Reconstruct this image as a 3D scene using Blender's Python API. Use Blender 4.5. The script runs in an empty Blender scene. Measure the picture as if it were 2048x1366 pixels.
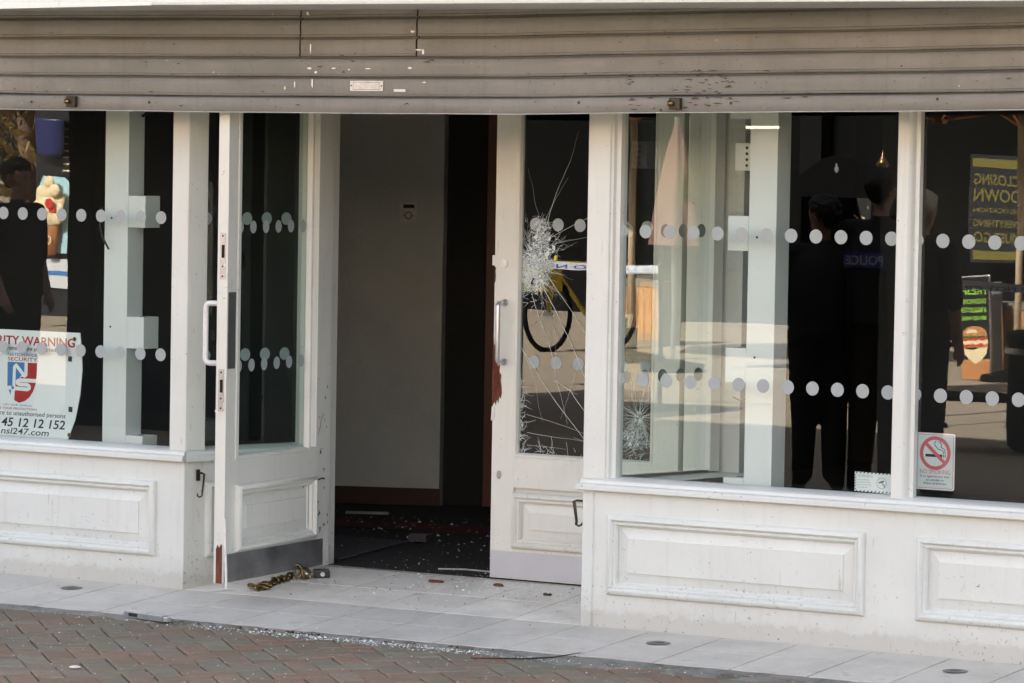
import bpy, bmesh, math, random
from mathutils import Vector, Matrix, Euler
R = math.radians
scene = bpy.context.scene
COL = scene.collection
random.seed(7)

# ---------------------------------------------------------------- camera, sky, sun, exposure
YAW, PIT, ROL = .5443, -.0497, .0171
cam_d = bpy.data.cameras.new('camera'); cam = bpy.data.objects.new('camera', cam_d); COL.objects.link(cam)
fw = Vector((-math.sin(YAW)*math.cos(PIT), math.cos(YAW)*math.cos(PIT), math.sin(PIT)))
rt = Vector((math.cos(YAW), math.sin(YAW), 0)); up = rt.cross(fw)
rt, up = math.cos(ROL)*rt+math.sin(ROL)*up, -math.sin(ROL)*rt+math.cos(ROL)*up
mw = Matrix((rt, up, -fw)).transposed().to_4x4(); mw.translation = Vector((7.2851, -12.6356, 1.7796))
cam.matrix_world = mw
cam_d.sensor_width = 36; cam_d.lens = 7877.4/2048*36; cam_d.clip_start = .1; cam_d.clip_end = 600
scene.camera = cam
SUN_EL, SUN_AZ = 40, -14          # the sun stands behind the shop, so the front lies in open shade
w = bpy.data.worlds.new('World'); scene.world = w; w.use_nodes = True
nt = w.node_tree; sky = nt.nodes.new('ShaderNodeTexSky'); sky.sky_type = 'NISHITA'; sky.sun_disc = False
sky.sun_elevation = R(SUN_EL); sky.sun_rotation = R(SUN_AZ); sky.dust_density = 4.0; sky.ozone_density = 1.0; sky.air_density = 1.0
bg = nt.nodes['Background']; bg.inputs[1].default_value = .065
hs = nt.nodes.new('ShaderNodeHueSaturation'); hs.inputs['Saturation'].default_value = .52     # thin high cloud whitens the sky evenly
nt.links.new(sky.outputs[0], hs.inputs['Color']); nt.links.new(hs.outputs[0], bg.inputs[0])
sd = bpy.data.lights.new('sun', 'SUN'); sd.energy = 5.0; sd.angle = R(.5); sd.color = (1, .93, .82)
so = bpy.data.objects.new('sun', sd); COL.objects.link(so)
so.rotation_euler = (-R(90-SUN_EL), 0, -R(SUN_AZ))
scene.view_settings.view_transform = 'Standard'; scene.view_settings.look = 'None'; scene.view_settings.gamma = 1
scene.view_settings.exposure = 3.40
scene.cycles.max_bounces = 10; scene.cycles.transparent_max_bounces = 24; scene.cycles.glossy_bounces = 5
scene.cycles.caustics_reflective = False; scene.cycles.caustics_refractive = False
scene.cycles.use_denoising = True
scene.cycles.sample_clamp_indirect = 6

# ---------------------------------------------------------------- materials
class NT:
    def __init__(s, name):
        s.m = bpy.data.materials.new(name); s.m.use_nodes = True; s.t = s.m.node_tree; s.p = s.t.nodes['Principled BSDF']; s.out = s.t.nodes['Material Output']
    def n(s, ty, **k):
        o = s.t.nodes.new(ty)
        for a, v in k.items(): setattr(o, a, v)
        return o
    def l(s, a, b): s.t.links.new(a, b)
    def pos(s):
        if not hasattr(s, '_p'): s._p = s.n('ShaderNodeNewGeometry')
        return s._p.outputs['Position']
    def noise(s, scale, detail=3, rough=.6, vec=None, dist=0):
        o = s.n('ShaderNodeTexNoise'); o.inputs['Scale'].default_value = scale; o.inputs['Detail'].default_value = detail
        o.inputs['Roughness'].default_value = rough; o.inputs['Distortion'].default_value = dist
        s.l(vec if vec is not None else s.pos(), o.inputs['Vector']); return o.outputs[0]
    def ramp(s, fac, stops, interp='LINEAR'):
        o = s.n('ShaderNodeValToRGB'); r = o.color_ramp; r.interpolation = interp
        while len(r.elements) < len(stops): r.elements.new(.5)
        for e, (p, c) in zip(r.elements, stops):
            e.position = p; e.color = (*c, 1) if isinstance(c, tuple) else (c, c, c, 1)
        s.l(fac, o.inputs[0]); return o.outputs[0]
    def mix(s, fac, a, b, mode='MIX'):
        o = s.n('ShaderNodeMix', data_type='RGBA', blend_type=mode)
        for i, v in ((0, fac), (6, a), (7, b)):
            if isinstance(v, (int, float)): o.inputs[i].default_value = v
            elif isinstance(v, tuple): o.inputs[i].default_value = (*v, 1)
            else: s.l(v, o.inputs[i])
        return o.outputs[2]
    def math(s, op, a, b=0.0):
        o = s.n('ShaderNodeMath', operation=op)
        for i, v in ((0, a), (1, b)):
            if isinstance(v, (int, float)): o.inputs[i].default_value = v
            else: s.l(v, o.inputs[i])
        return o.outputs[0]
    def scalevec(s, v, sc):
        o = s.n('ShaderNodeMapping'); o.inputs['Scale'].default_value = sc; s.l(v, o.inputs['Vector']); return o.outputs[0]
    def sep(s, v=None):
        o = s.n('ShaderNodeSeparateXYZ'); s.l(v if v is not None else s.pos(), o.inputs[0]); return o.outputs
    def rnd(s): return s.n('ShaderNodeObjectInfo').outputs['Random']
    def bump(s, h, strength=.3, dist=.01):
        o = s.n('ShaderNodeBump'); o.inputs['Strength'].default_value = strength; o.inputs['Distance'].default_value = dist
        s.l(h, o.inputs['Height']); s.l(o.outputs[0], s.p.inputs['Normal']); return o.outputs[0]
    def set(s, col=None, rough=.5, metal=0, spec=None):
        if col is not None:
            if isinstance(col, tuple): s.p.inputs['Base Color'].default_value = (*col, 1)
            else: s.l(col, s.p.inputs['Base Color'])
        if isinstance(rough, (int, float)): s.p.inputs['Roughness'].default_value = rough
        else: s.l(rough, s.p.inputs['Roughness'])
        s.p.inputs['Metallic'].default_value = metal
        if spec is not None: s.p.inputs['Specular IOR Level'].default_value = spec
        return s.m

def plain(name, col, rough=.5, metal=0, var=.12, scale=30, bump=0):
    t = NT(name); n = t.noise(scale, 4)
    c = t.mix(t.ramp(n, [(.3, 0.0), (.7, 1.0)]), tuple(max(0, v*(1-var)) for v in col), tuple(min(1, v*(1+var)) for v in col))
    if bump: t.bump(n, bump, .004)
    return t.set(c, rough, metal)

def paint(name, base, dirt=1.0):
    t = NT(name); p = t.pos(); z = t.sep()[2]
    big = t.noise(3.1, 4, .6); c = t.mix(t.ramp(big, [(.35, 0.0), (.7, 1.0)]), base, tuple(v*.93 for v in base))
    st = t.noise(1.0, 3, .6, t.scalevec(p, (26, 26, 2.2)))           # faint vertical runs of grime
    c = t.mix(t.math('MULTIPLY', t.ramp(st, [(.55, 0.0), (.8, 1.0)]), .22*dirt), c, (.42, .38, .31))
    sp = t.noise(85, 2, .5); sp2 = t.noise(7, 2, .5)
    spk = t.math('MULTIPLY', t.ramp(sp, [(.70, 0.0), (.73, 1.0)]), t.ramp(sp2, [(.5, 0.0), (.62, 1.0)]))
    c = t.mix(t.math('MULTIPLY', spk, .75*dirt), c, (.10, .085, .07))
    sc = t.noise(1.0, 2, .5, t.scalevec(p, (30, 30, 95)), 1.2); sc2 = t.noise(4.3, 2)
    scr = t.math('MULTIPLY', t.ramp(sc, [(.70, 0.0), (.73, 1.0)]), t.ramp(sc2, [(.52, 0.0), (.6, 1.0)]))
    c = t.mix(t.math('MULTIPLY', scr, .5*dirt), c, (.2, .175, .15))
    sw = t.noise(22, 5, .75)                                           # street splash along the foot of the woodwork
    foot = t.ramp(t.math('ADD', z, t.math('MULTIPLY', sw, -.10)), [(0.0, 1.0), (.02, .45), (.09, 0.0)])
    c = t.mix(t.math('MULTIPLY', foot, .48*dirt), c, (.36, .335, .29))
    fs = t.math('MULTIPLY', t.math('MULTIPLY', t.ramp(t.noise(58, 3, .6), [(.63, 0.0), (.67, 1.0)]), t.ramp(t.noise(5.5, 3), [(.40, 0.0), (.52, 1.0)])), t.ramp(z, [(.02, 1.0), (.30, 0.0)]))
    c = t.mix(t.math('MULTIPLY', fs, .8*dirt), c, (.13, .115, .095))
    dr = t.noise(1.0, 2, .5, t.scalevec(p, (75, 75, 9)), .3); dm = t.noise(3.0, 2)
    c = t.mix(t.math('MULTIPLY', t.math('MULTIPLY', t.ramp(dr, [(.66, 0.0), (.72, 1.0)]), t.ramp(dm, [(.5, 0.0), (.62, 1.0)])), .38*dirt), c, (.30, .26, .2))
    t.bump(t.noise(160, 2, .5), .05, .002)
    return t.set(c, .42)

M = {}
M['paint'] = paint('cream_white_paint', (.735, .765, .735))
M['paint_door'] = paint('cream_door_paint', (.745, .755, .70), .9)
M['white_dirty'] = plain('worn_white_paint', (.76, .74, .7), .5)

def glass_mat(name, tint=(.90, .95, .925), refl=1.9, wave=.006, dust=.02):
    t = NT(name); t.t.nodes.remove(t.p)
    tr = t.n('ShaderNodeBsdfTransparent'); tr.inputs[0].default_value = (*tint, 1)
    gl = t.n('ShaderNodeBsdfGlossy'); gl.inputs['Roughness'].default_value = 0.0
    ge = t.n('ShaderNodeNewGeometry'); dt = t.n('ShaderNodeVectorMath', operation='DOT_PRODUCT'); t.l(ge.outputs['Incoming'], dt.inputs[0]); t.l(ge.outputs['Normal'], dt.inputs[1])
    ca = t.math('SUBTRACT', 1.0, t.math('ABSOLUTE', dt.outputs['Value'])); fres = t.math('ADD', t.math('MULTIPLY', t.math('POWER', ca, 5.0), .96), .04)
    b = t.n('ShaderNodeBump'); b.inputs['Strength'].default_value = wave; b.inputs['Distance'].default_value = .05
    t.l(t.noise(2.2, 1, .4), b.inputs['Height']); t.l(b.outputs[0], gl.inputs['Normal'])
    f = t.math('MINIMUM', t.math('MULTIPLY', fres, refl), 1.0)
    mx = t.n('ShaderNodeMixShader'); t.l(f, mx.inputs[0]); t.l(tr.outputs[0], mx.inputs[1]); t.l(gl.outputs[0], mx.inputs[2])
    di = t.n('ShaderNodeBsdfDiffuse'); di.inputs[0].default_value = (.6, .6, .58, 1)
    sp = t.ramp(t.noise(120, 2, .5), [(.74, 0.0), (.77, 1.0)]); sm = t.ramp(t.noise(5, 4, .7), [(.55, 0.0), (.9, .006)])
    dd = t.math('ADD', t.math('MULTIPLY', sp, .16), t.math('MULTIPLY', sm, .6))
    mx2 = t.n('ShaderNodeMixShader'); t.l(dd, mx2.inputs[0]); t.l(mx.outputs[0], mx2.inputs[1]); t.l(di.outputs[0], mx2.inputs[2])
    t.l(mx2.outputs[0], t.out.inputs[0]); return t.m
M['glass'] = glass_mat('window_glass')
M['glass_door'] = glass_mat('door_glass', (.82, .92, .87), 1.9, .004)
M['dot'] = plain('frosted_dot_film', (.36, .40, .41), .6, var=.04)
M['crack'] = plain('crushed_glass_white', (.72, .80, .80), .25, var=.1, scale=200)

def frost():
    t = NT('crushed_glass_bloom'); t.t.nodes.remove(t.p); tr = t.n('ShaderNodeBsdfTransparent'); di = t.n('ShaderNodeBsdfDiffuse'); di.inputs[0].default_value = (.55, .70, .75, 1)
    v = t.n('ShaderNodeTexVoronoi', feature='DISTANCE_TO_EDGE'); v.inputs['Scale'].default_value = 165; t.l(t.pos(), v.inputs['Vector'])
    e = t.ramp(v.outputs['Distance'], [(0.02, .85), (.10, .22), (.4, .10)]); k = t.ramp(t.noise(55, 4, .7), [(.36, .15), (.62, 1.0)])
    mx = t.n('ShaderNodeMixShader'); t.l(t.math('MULTIPLY', e, k), mx.inputs[0]); t.l(tr.outputs[0], mx.inputs[1]); t.l(di.outputs[0], mx.inputs[2]); t.l(mx.outputs[0], t.out.inputs[0]); return t.m
M['frost'] = frost()
def slat_mat():
    t = NT('shutter_slat_paint'); p = t.pos()
    c = t.mix(t.ramp(t.noise(2.5, 4), [(.3, 0.0), (.7, 1.0)]), (.192, .188, .175), (.24, .236, .222))
    st = t.noise(1.0, 4, .65, t.scalevec(p, (30, 30, 3)))
    c = t.mix(t.math('MULTIPLY', t.ramp(st, [(.5, 0.0), (.8, 1.0)]), .22), c, (.14, .12, .095))
    sp = t.noise(1.0, 3, .6, t.scalevec(p, (60, 60, 110)), .6)
    c = t.mix(t.math('MULTIPLY', t.ramp(sp, [(.665, 0.0), (.70, 1.0)]), .75), c, (.07, .06, .05))
    ch = t.noise(1.0, 2, .6, t.scalevec(p, (55, 55, 40)), .4)
    c = t.mix(t.math('MULTIPLY', t.ramp(ch, [(.755, 0.0), (.77, 1.0)]), .8), c, (.68, .67, .64))
    rs = t.noise(1.0, 4, .7, t.scalevec(p, (14, 14, 1.2)), .5); c = t.mix(t.math('MULTIPLY', t.ramp(rs, [(.58, 0.0), (.72, 1.0)]), .30), c, (.15, .115, .08))
    t.bump(t.math('ADD', t.math('MULTIPLY', t.noise(1.0, 3, .5, t.scalevec(p, (5, 5, 16))), 2.5), t.noise(60, 3, .6)), .10, .012)
    return t.set(c, t.ramp(t.noise(9, 4), [(.3, .38), (.7, .62)]), .15)
M['slat'] = slat_mat()
M['chip'] = plain('bare_aluminium_scratch', (.72, .71, .69), .35, .4)
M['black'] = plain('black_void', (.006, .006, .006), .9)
M['darkgap'] = plain('dark_groove', (.03, .026, .022), .8)
M['grease'] = plain('greasy_black_lock', (.05, .042, .032), .4, .6, .5, 60)
M['brass'] = plain('worn_brass', (.24, .17, .08), .36, 1, .5, 140)
M['steel'] = plain('brushed_steel', (.50, .51, .53), .33, .9, .15, 60)
M['satin'] = plain('satin_aluminium_handle', (.68, .69, .71), .3, .75, .06, 50)
M['handle_white'] = plain('white_coated_handle', (.74, .74, .76), .3, .1, .06)
def kick():
    t = NT('scratched_kick_plate'); p = t.pos()
    s1 = t.noise(1, 3, .6, t.scalevec(p, (6, 6, 120)), .8); s2 = t.noise(9, 4)
    c = t.mix(t.ramp(s2, [(.3, 0.0), (.7, 1.0)]), (.20, .205, .21), (.34, .345, .35))
    c = t.mix(t.math('MULTIPLY', t.ramp(s1, [(.62, 0.0), (.75, 1.0)]), .5), c, (.55, .55, .55))
    return t.set(c, t.ramp(s2, [(.2, .3), (.8, .55)]), .7)
M['kick'] = kick()
M['kick_light'] = plain('pale_kick_plate', (.54, .56, .60), .45, .25, .05, 5)
M['plate'] = plain('dull_push_plate', (.23, .24, .24), .4, .7, .15, 12)
def redwood():
    t = NT('splintered_red_wood'); n = t.noise(1, 4, .7, t.scalevec(t.pos(), (160, 160, 14)), .5)
    c = t.ramp(n, [(.3, (.045, .012, .006)), (.55, (.17, .045, .02)), (.75, (.30, .10, .045))]); t.bump(n, .8, .01); return t.set(c, .75)
M['redwood'] = redwood()
M['stand'] = plain('pale_display_stand', (.76, .80, .81), .45, var=.03, scale=4)
M['rubber'] = plain('black_cable', (.012, .012, .014), .4)
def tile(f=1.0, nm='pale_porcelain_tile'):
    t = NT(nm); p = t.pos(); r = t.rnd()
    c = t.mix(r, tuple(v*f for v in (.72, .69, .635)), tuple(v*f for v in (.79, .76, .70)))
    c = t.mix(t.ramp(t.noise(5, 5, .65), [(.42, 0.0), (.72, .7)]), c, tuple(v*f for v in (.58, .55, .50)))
    gum = t.math('MULTIPLY', t.ramp(t.noise(17, 2, .4), [(.70, 0.0), (.72, 1.0)]), .35); c = t.mix(gum, c, (.28, .265, .24)); st = t.noise(2.3, 5, .7); c = t.mix(t.math('MULTIPLY', t.ramp(st, [(.5, 0.0), (.7, 1.0)]), .30), c, (.42, .395, .35))
    c = t.mix(t.math('MULTIPLY', t.ramp(t.noise(170, 2), [(.62, 0.0), (.7, 1.0)]), .5), c, (.30, .28, .26))
    c = t.mix(t.math('MULTIPLY', t.ramp(t.noise(300, 2), [(.7, 0.0), (.72, 1.0)]), .8), c, (.8, .8, .8))
    t.bump(t.noise(120, 3), .12, .003); return t.set(c, t.ramp(t.noise(7, 3), [(.3, .42), (.7, .62)]))
M['tile'] = tile(.84, 'weathered_apron_tile'); M['tile_lifted'] = tile(1.14, 'brightened_lobby_tile')  # lobby copy is lightened in colour to offset the canopy's shade
def brick():
    t = NT('clay_paver'); r = t.rnd()
    c = t.ramp(r, [(0.0, (.205, .135, .092)), (.2, (.275, .162, .105)), (.42, (.225, .165, .115)), (.58, (.205, .178, .125)), (.72, (.235, .215, .158)), (.86, (.275, .195, .135)), (1.0, (.185, .178, .132))])
    off = t.n('ShaderNodeVectorMath', operation='ADD'); t.l(t.pos(), off.inputs[0]); cx = t.n('ShaderNodeCombineXYZ'); t.l(r, cx.inputs[2]); t.l(cx.outputs[0], off.inputs[1])
    v = off.outputs[0]
    c = t.mix(t.ramp(t.noise(28, 5, .7, v), [(.4, 0.0), (.72, .85)]), c, (.145, .125, .095)); c = t.mix(t.math('MULTIPLY', t.ramp(t.noise(1.7, 4, .6), [(.45, 0.0), (.65, 1.0)]), .38), c, (.12, .115, .085))
    c = t.mix(t.math('MULTIPLY', t.ramp(t.noise(9, 4, .6, v), [(.52, 0.0), (.75, 1.0)]), .5), c, (.20, .20, .165))
    c = t.mix(t.math('MULTIPLY', t.ramp(t.noise(240, 2, .5, v), [(.64, 0.0), (.7, 1.0)]), .5), c, (.30, .27, .24))
    t.bump(t.noise(150, 4, .7, v), .5, .004); return t.set(c, .8)
M['brick'] = brick()
def street():
    t = NT('street_paving'); p = t.pos()
    b = t.n('ShaderNodeTexBrick'); b.inputs['Scale'].default_value = 5; b.inputs['Color1'].default_value = (.40, .335, .25, 1); b.inputs['Color2'].default_value = (.35, .295, .225, 1)
    b.inputs['Mortar'].default_value = (.12, .09, .07, 1); b.inputs['Mortar Size'].default_value = .012; t.l(p, b.inputs['Vector'])
    c = t.mix(t.ramp(t.noise(.9, 4), [(.35, 0.0), (.7, .6)]), b.outputs[0], (.37, .32, .25)); return t.set(c, .85)
M['street'] = street()
def mortar():
    t = NT('mossy_cement'); c = t.ramp(t.noise(14, 5, .7), [(.3, (.20, .198, .178)), (.5, (.26, .255, .23)), (.7, (.33, .32, .29))])
    c = t.mix(t.ramp(t.noise(6, 5, .7), [(.50, 0.0), (.66, .8)]), c, (.085, .082, .05)); t.bump(t.noise(70, 5, .7), .9, .012); return t.set(c, .9)
M['mortar'] = mortar()
M['sand'] = plain('joint_sand', (.06, .052, .04), .95, var=.4, scale=60)
def wall_in():
    t = NT('grey_textured_plaster'); n = t.noise(60, 5, .7)
    c = t.mix(t.ramp(t.noise(4, 4), [(.35, 0.0), (.7, 1.0)]), (.60, .63, .615), (.68, .71, .69)); t.bump(n, .5, .01); return t.set(c, .8)
M['wall_in'] = wall_in()
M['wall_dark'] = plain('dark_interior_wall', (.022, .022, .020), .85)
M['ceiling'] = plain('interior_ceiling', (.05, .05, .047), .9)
M['skirt'] = plain('red_brown_skirting', (.05, .018, .009), .5)
M['frame_red'] = plain('mahogany_frame', (.12, .028, .010), .4)
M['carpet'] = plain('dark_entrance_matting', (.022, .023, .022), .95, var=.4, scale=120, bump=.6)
M['carpet2'] = plain('grey_purple_carpet', (.075, .066, .072), .95, var=.25, scale=90, bump=.6)
M['redmat'] = plain('dark_red_mat', (.09, .012, .012), .9, var=.3, scale=60)
M['white'] = plain('white_sign_plastic', (.80, .85, .87), .35, var=.03, scale=3)
M['signred'] = plain('red_print', (.42, .018, .022), .4, var=.05)
M['signblue'] = plain('blue_print', (.055, .20, .48), .4, var=.05)
M['signnavy'] = plain('navy_print', (.015, .028, .055), .4, var=.05)
M['rose'] = plain('faded_red_print', (.48, .10, .13), .4, var=.08)
M['silver'] = plain('silver_foil_sticker', (.55, .60, .64), .45, .15, .05)
M['sheen'] = plain('sticker_border', (.68, .66, .70), .4, var=.05)
M['grey_text'] = plain('faded_grey_print', (.42, .43, .47), .5, var=.1)
M['blackprint'] = plain('black_print', (.012, .013, .016), .4)
M['brickwall'] = None
def bwall():
    t = NT('warm_brick_wall'); b = t.n('ShaderNodeTexBrick'); b.inputs['Scale'].default_value = 4.5
    b.inputs['Color1'].default_value = (.34, .23, .16, 1); b.inputs['Color2'].default_value = (.28, .18, .13, 1); b.inputs['Mortar'].default_value = (.42, .38, .33, 1); b.inputs['Mortar Size'].default_value = .012
    x, y, z = t.sep(); cx = t.n('ShaderNodeCombineXYZ'); t.l(t.math('ADD', x, y), cx.inputs[0]); t.l(z, cx.inputs[1]); t.l(cx.outputs[0], b.inputs['Vector'])
    return t.set(b.outputs[0], .85)
M['brickwall'] = bwall()

# ---------------------------------------------------------------- builders
def link(o, parent=None):
    COL.objects.link(o)
    if parent is not None: o.parent = parent
    return o
def empty(name, loc=(0, 0, 0), rz=0, parent=None):
    o = bpy.data.objects.new(name, None); o.location = loc; o.rotation_euler = (0, 0, rz); o.empty_display_size = .1
    return link(o, parent)
def tag(o, label=None, cat=None, group=None, kind=None):
    for k, v in (('label', label), ('category', cat), ('group', group), ('kind', kind)):
        if v: o[k] = v
    return o
class MB:
    def __init__(s): s.v = []; s.f = []; s.mi = []; s.cur = 0
    def add(s, v, f):
        b = len(s.v); s.v += [tuple(p) for p in v]; s.f += [tuple(i+b for i in q) for q in f]; s.mi += [s.cur]*len(f); return s
    def box(s, x0, x1, y0, y1, z0, z1, c=0):
        """box, with chamfer c on all edges if c>0"""
        if c <= 0:
            v = [(x, y, z) for z in (z0, z1) for y in (y0, y1) for x in (x0, x1)]
            return s.add(v, [(0, 2, 3, 1), (4, 5, 7, 6), (0, 1, 5, 4), (2, 6, 7, 3), (0, 4, 6, 2), (1, 3, 7, 5)])
        bm = bmesh.new(); bmesh.ops.create_cube(bm, size=1)
        bmesh.ops.scale(bm, vec=(x1-x0, y1-y0, z1-z0), verts=bm.verts); bmesh.ops.translate(bm, vec=((x0+x1)/2, (y0+y1)/2, (z0+z1)/2), verts=bm.verts)
        bmesh.ops.bevel(bm, geom=bm.edges[:], offset=c, segments=2, profile=.6, affect='EDGES')
        bm.verts.index_update(); r = s.add([v.co for v in bm.verts], [[v.index for v in f.verts] for f in bm.faces]); bm.free(); return r
    def tube(s, pts, r, n=10, caps=True):
        pts = [Vector(p) for p in pts]; rr = r if isinstance(r, (list, tuple)) else [r]*len(pts); rings = []; base = len(s.v)
        prev = None
        for i, p in enumerate(pts):
            d = (pts[min(i+1, len(pts)-1)]-pts[max(i-1, 0)]).normalized()
            if prev is None: a = d.orthogonal().normalized()
            else: a = (prev-d*prev.dot(d)).normalized()
            prev = a; b = d.cross(a)
            rings.append([p+(a*math.cos(2*math.pi*k/n)+b*math.sin(2*math.pi*k/n))*rr[i] for k in range(n)])
        vs = [q for g in rings for q in g]; fs = []
        for i in range(len(pts)-1):
            for k in range(n): fs.append((i*n+k, i*n+(k+1) % n, (i+1)*n+(k+1) % n, (i+1)*n+k))
        if caps: fs += [tuple(range(n))[::-1], tuple((len(pts)-1)*n+k for k in range(n))]
        return s.add(vs, fs)
    def lathe(s, prof, cx=0, cy=0, n=24, cap=True):
        vs = []; fs = []
        for r, z in prof: vs += [(cx+r*math.cos(2*math.pi*k/n), cy+r*math.sin(2*math.pi*k/n), z) for k in range(n)]
        for i in range(len(prof)-1):
            for k in range(n): fs.append((i*n+k, i*n+(k+1) % n, (i+1)*n+(k+1) % n, (i+1)*n+k))
        if cap: fs += [tuple(range(n))[::-1], tuple((len(prof)-1)*n+k for k in range(n))]
        return s.add(vs, fs)
    def disc(s, cx, cz, r, y, n=24, h=0.0, rz=None):
        """disc facing -y (optionally a short cylinder of height h towards -y)"""
        rz = rz or r
        a = [(cx+r*math.cos(2*math.pi*k/n), y-h, cz+rz*math.sin(2*math.pi*k/n)) for k in range(n)]
        if h == 0: return s.add(a, [tuple(range(n))])
        b = [(x, y, z) for x, _, z in a]
        return s.add(a+b, [tuple(range(n))]+[(k, n+k, n+(k+1) % n, (k+1) % n) for k in range(n)])
    def ring(s, cx, cz, r0, r1, y, n=40, a0=0, a1=2*math.pi):
        v = []; f = []
        for k in range(n+1):
            a = a0+(a1-a0)*k/n; v += [(cx+r0*math.cos(a), y, cz+r0*math.sin(a)), (cx+r1*math.cos(a), y, cz+r1*math.sin(a))]
        for k in range(n): f.append((2*k, 2*k+1, 2*k+3, 2*k+2))
        return s.add(v, f)
    def poly(s, pts, y, h=0.0):
        """polygon in x,z facing -y, thickness h behind it"""
        n = len(pts); a = [(x, y, z) for x, z in pts]
        if h == 0: return s.add(a, [tuple(range(n))])
        b = [(x, y+h, z) for x, z in pts]
        return s.add(a+b, [tuple(range(n)), tuple(range(n, 2*n))[::-1]]+[(k, n+k, n+(k+1) % n, (k+1) % n) for k in range(n)])
    def ribbon(s, pts, w, y):
        """flat line in x,z"""
        for i in range(len(pts)-1):
            (x0, z0), (x1, z1) = pts[i], pts[i+1]; dx, dz = x1-x0, z1-z0; L = math.hypot(dx, dz) or 1
            w0 = w[i] if isinstance(w, list) else w; w1 = w[i+1] if isinstance(w, list) else w
            px, pz = -dz/L*.5, dx/L*.5; s.rb = (getattr(s, 'rb', 0)+1) % 60; yy = y-s.rb*6e-6
            s.add([(x0-px*w0, yy, z0-pz*w0), (x1-px*w1, yy, z1-pz*w1), (x1+px*w1, yy, z1+pz*w1), (x0+px*w0, yy, z0+pz*w0)], [(0, 1, 2, 3)])
        return s
    def frame(s, x0, x1, z0, z1, prof, cap=False, y=0):
        """mitred moulding round a rectangle; prof = (inset, relief towards -y)"""
        vs = []; fs = []
        for t, h in prof: vs += [(x0+t, y-h, z0+t), (x1-t, y-h, z0+t), (x1-t, y-h, z1-t), (x0+t, y-h, z1-t)]
        for i in range(len(prof)-1):
            for k in range(4): fs.append((i*4+k, i*4+(k+1) % 4, (i+1)*4+(k+1) % 4, (i+1)*4+k))
        if cap: m = (len(prof)-1)*4; fs.append((m, m+1, m+2, m+3))
        return s.add(vs, fs)
    def mesh(s, name, mats, smooth=False):
        me = bpy.data.meshes.new(name); me.from_pydata(s.v, [], s.f)
        mats = mats if isinstance(mats, list) else [mats]
        for m in mats: me.materials.append(M[m] if isinstance(m, str) else m)
        if len(mats) > 1: me.polygons.foreach_set('material_index', s.mi)
        if smooth: me.polygons.foreach_set('use_smooth', [True]*len(me.polygons))
        bm = bmesh.new(); bm.from_mesh(me); bmesh.ops.recalc_face_normals(bm, faces=bm.faces); bm.to_mesh(me); bm.free()
        me.update(); return me
    def build(s, name, mats, parent=None, smooth=False, loc=(0, 0, 0), rot=(0, 0, 0)):
        o = bpy.data.objects.new(name, s.mesh(name, mats, smooth)); o.location = loc; o.rotation_euler = rot
        return link(o, parent)
def autosmooth(o, ang=40):
    me = o.data; me.polygons.foreach_set('use_smooth', [True]*len(me.polygons))
    bm = bmesh.new(); bm.from_mesh(me)
    for e in bm.edges:
        if len(e.link_faces) == 2 and e.calc_face_angle(0) > R(ang): e.smooth = False
    bm.to_mesh(me); bm.free(); return o
def text(body, x0, x1, z0, z1, y, mat, parent=None, name='lettering', bold=0.0, shear=0.0, back=False):
    """flat lettering fitted to a box, facing -y (or +y when back)"""
    cu = bpy.data.curves.new('t', 'FONT'); cu.body = body; cu.size = 1; cu.offset = bold; cu.shear = shear; cu.resolution_u = 3
    o = bpy.data.objects.new('t', cu); COL.objects.link(o); dg = bpy.context.evaluated_depsgraph_get(); dg.update()
    me = bpy.data.meshes.new_from_object(o.evaluated_get(dg)); bpy.data.objects.remove(o); bpy.data.curves.remove(cu)
    xs = [v.co.x for v in me.vertices]; ys = [v.co.y for v in me.vertices]; a, b, c, d = min(xs), max(xs), min(ys), max(ys)
    for v in me.vertices:
        u = (v.co.x-a)/(b-a); q = (v.co.y-c)/(d-c)
        v.co = (x0+(x1-x0)*(1-u if back else u), y, z0+(z1-z0)*q)
    me.name = name; me.materials.clear(); me.materials.append(M[mat]); me.update()
    o = bpy.data.objects.new(name, me); return link(o, parent)

# ---------------------------------------------------------------- the ground
K = .065
def zfl(x, y): return (.065 if y < 0 else .086)*y
#                                                # the tiled entrance ramps up to the door
def skew(x): return .0155*(x+.35)
g = MB().add([(-150, -150, -.075), (150, -150, -.075), (150, 150, -.075), (-150, 150, -.075)], [(0, 1, 2, 3)]).build('street', 'street'); tag(g, kind='structure')
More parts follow.
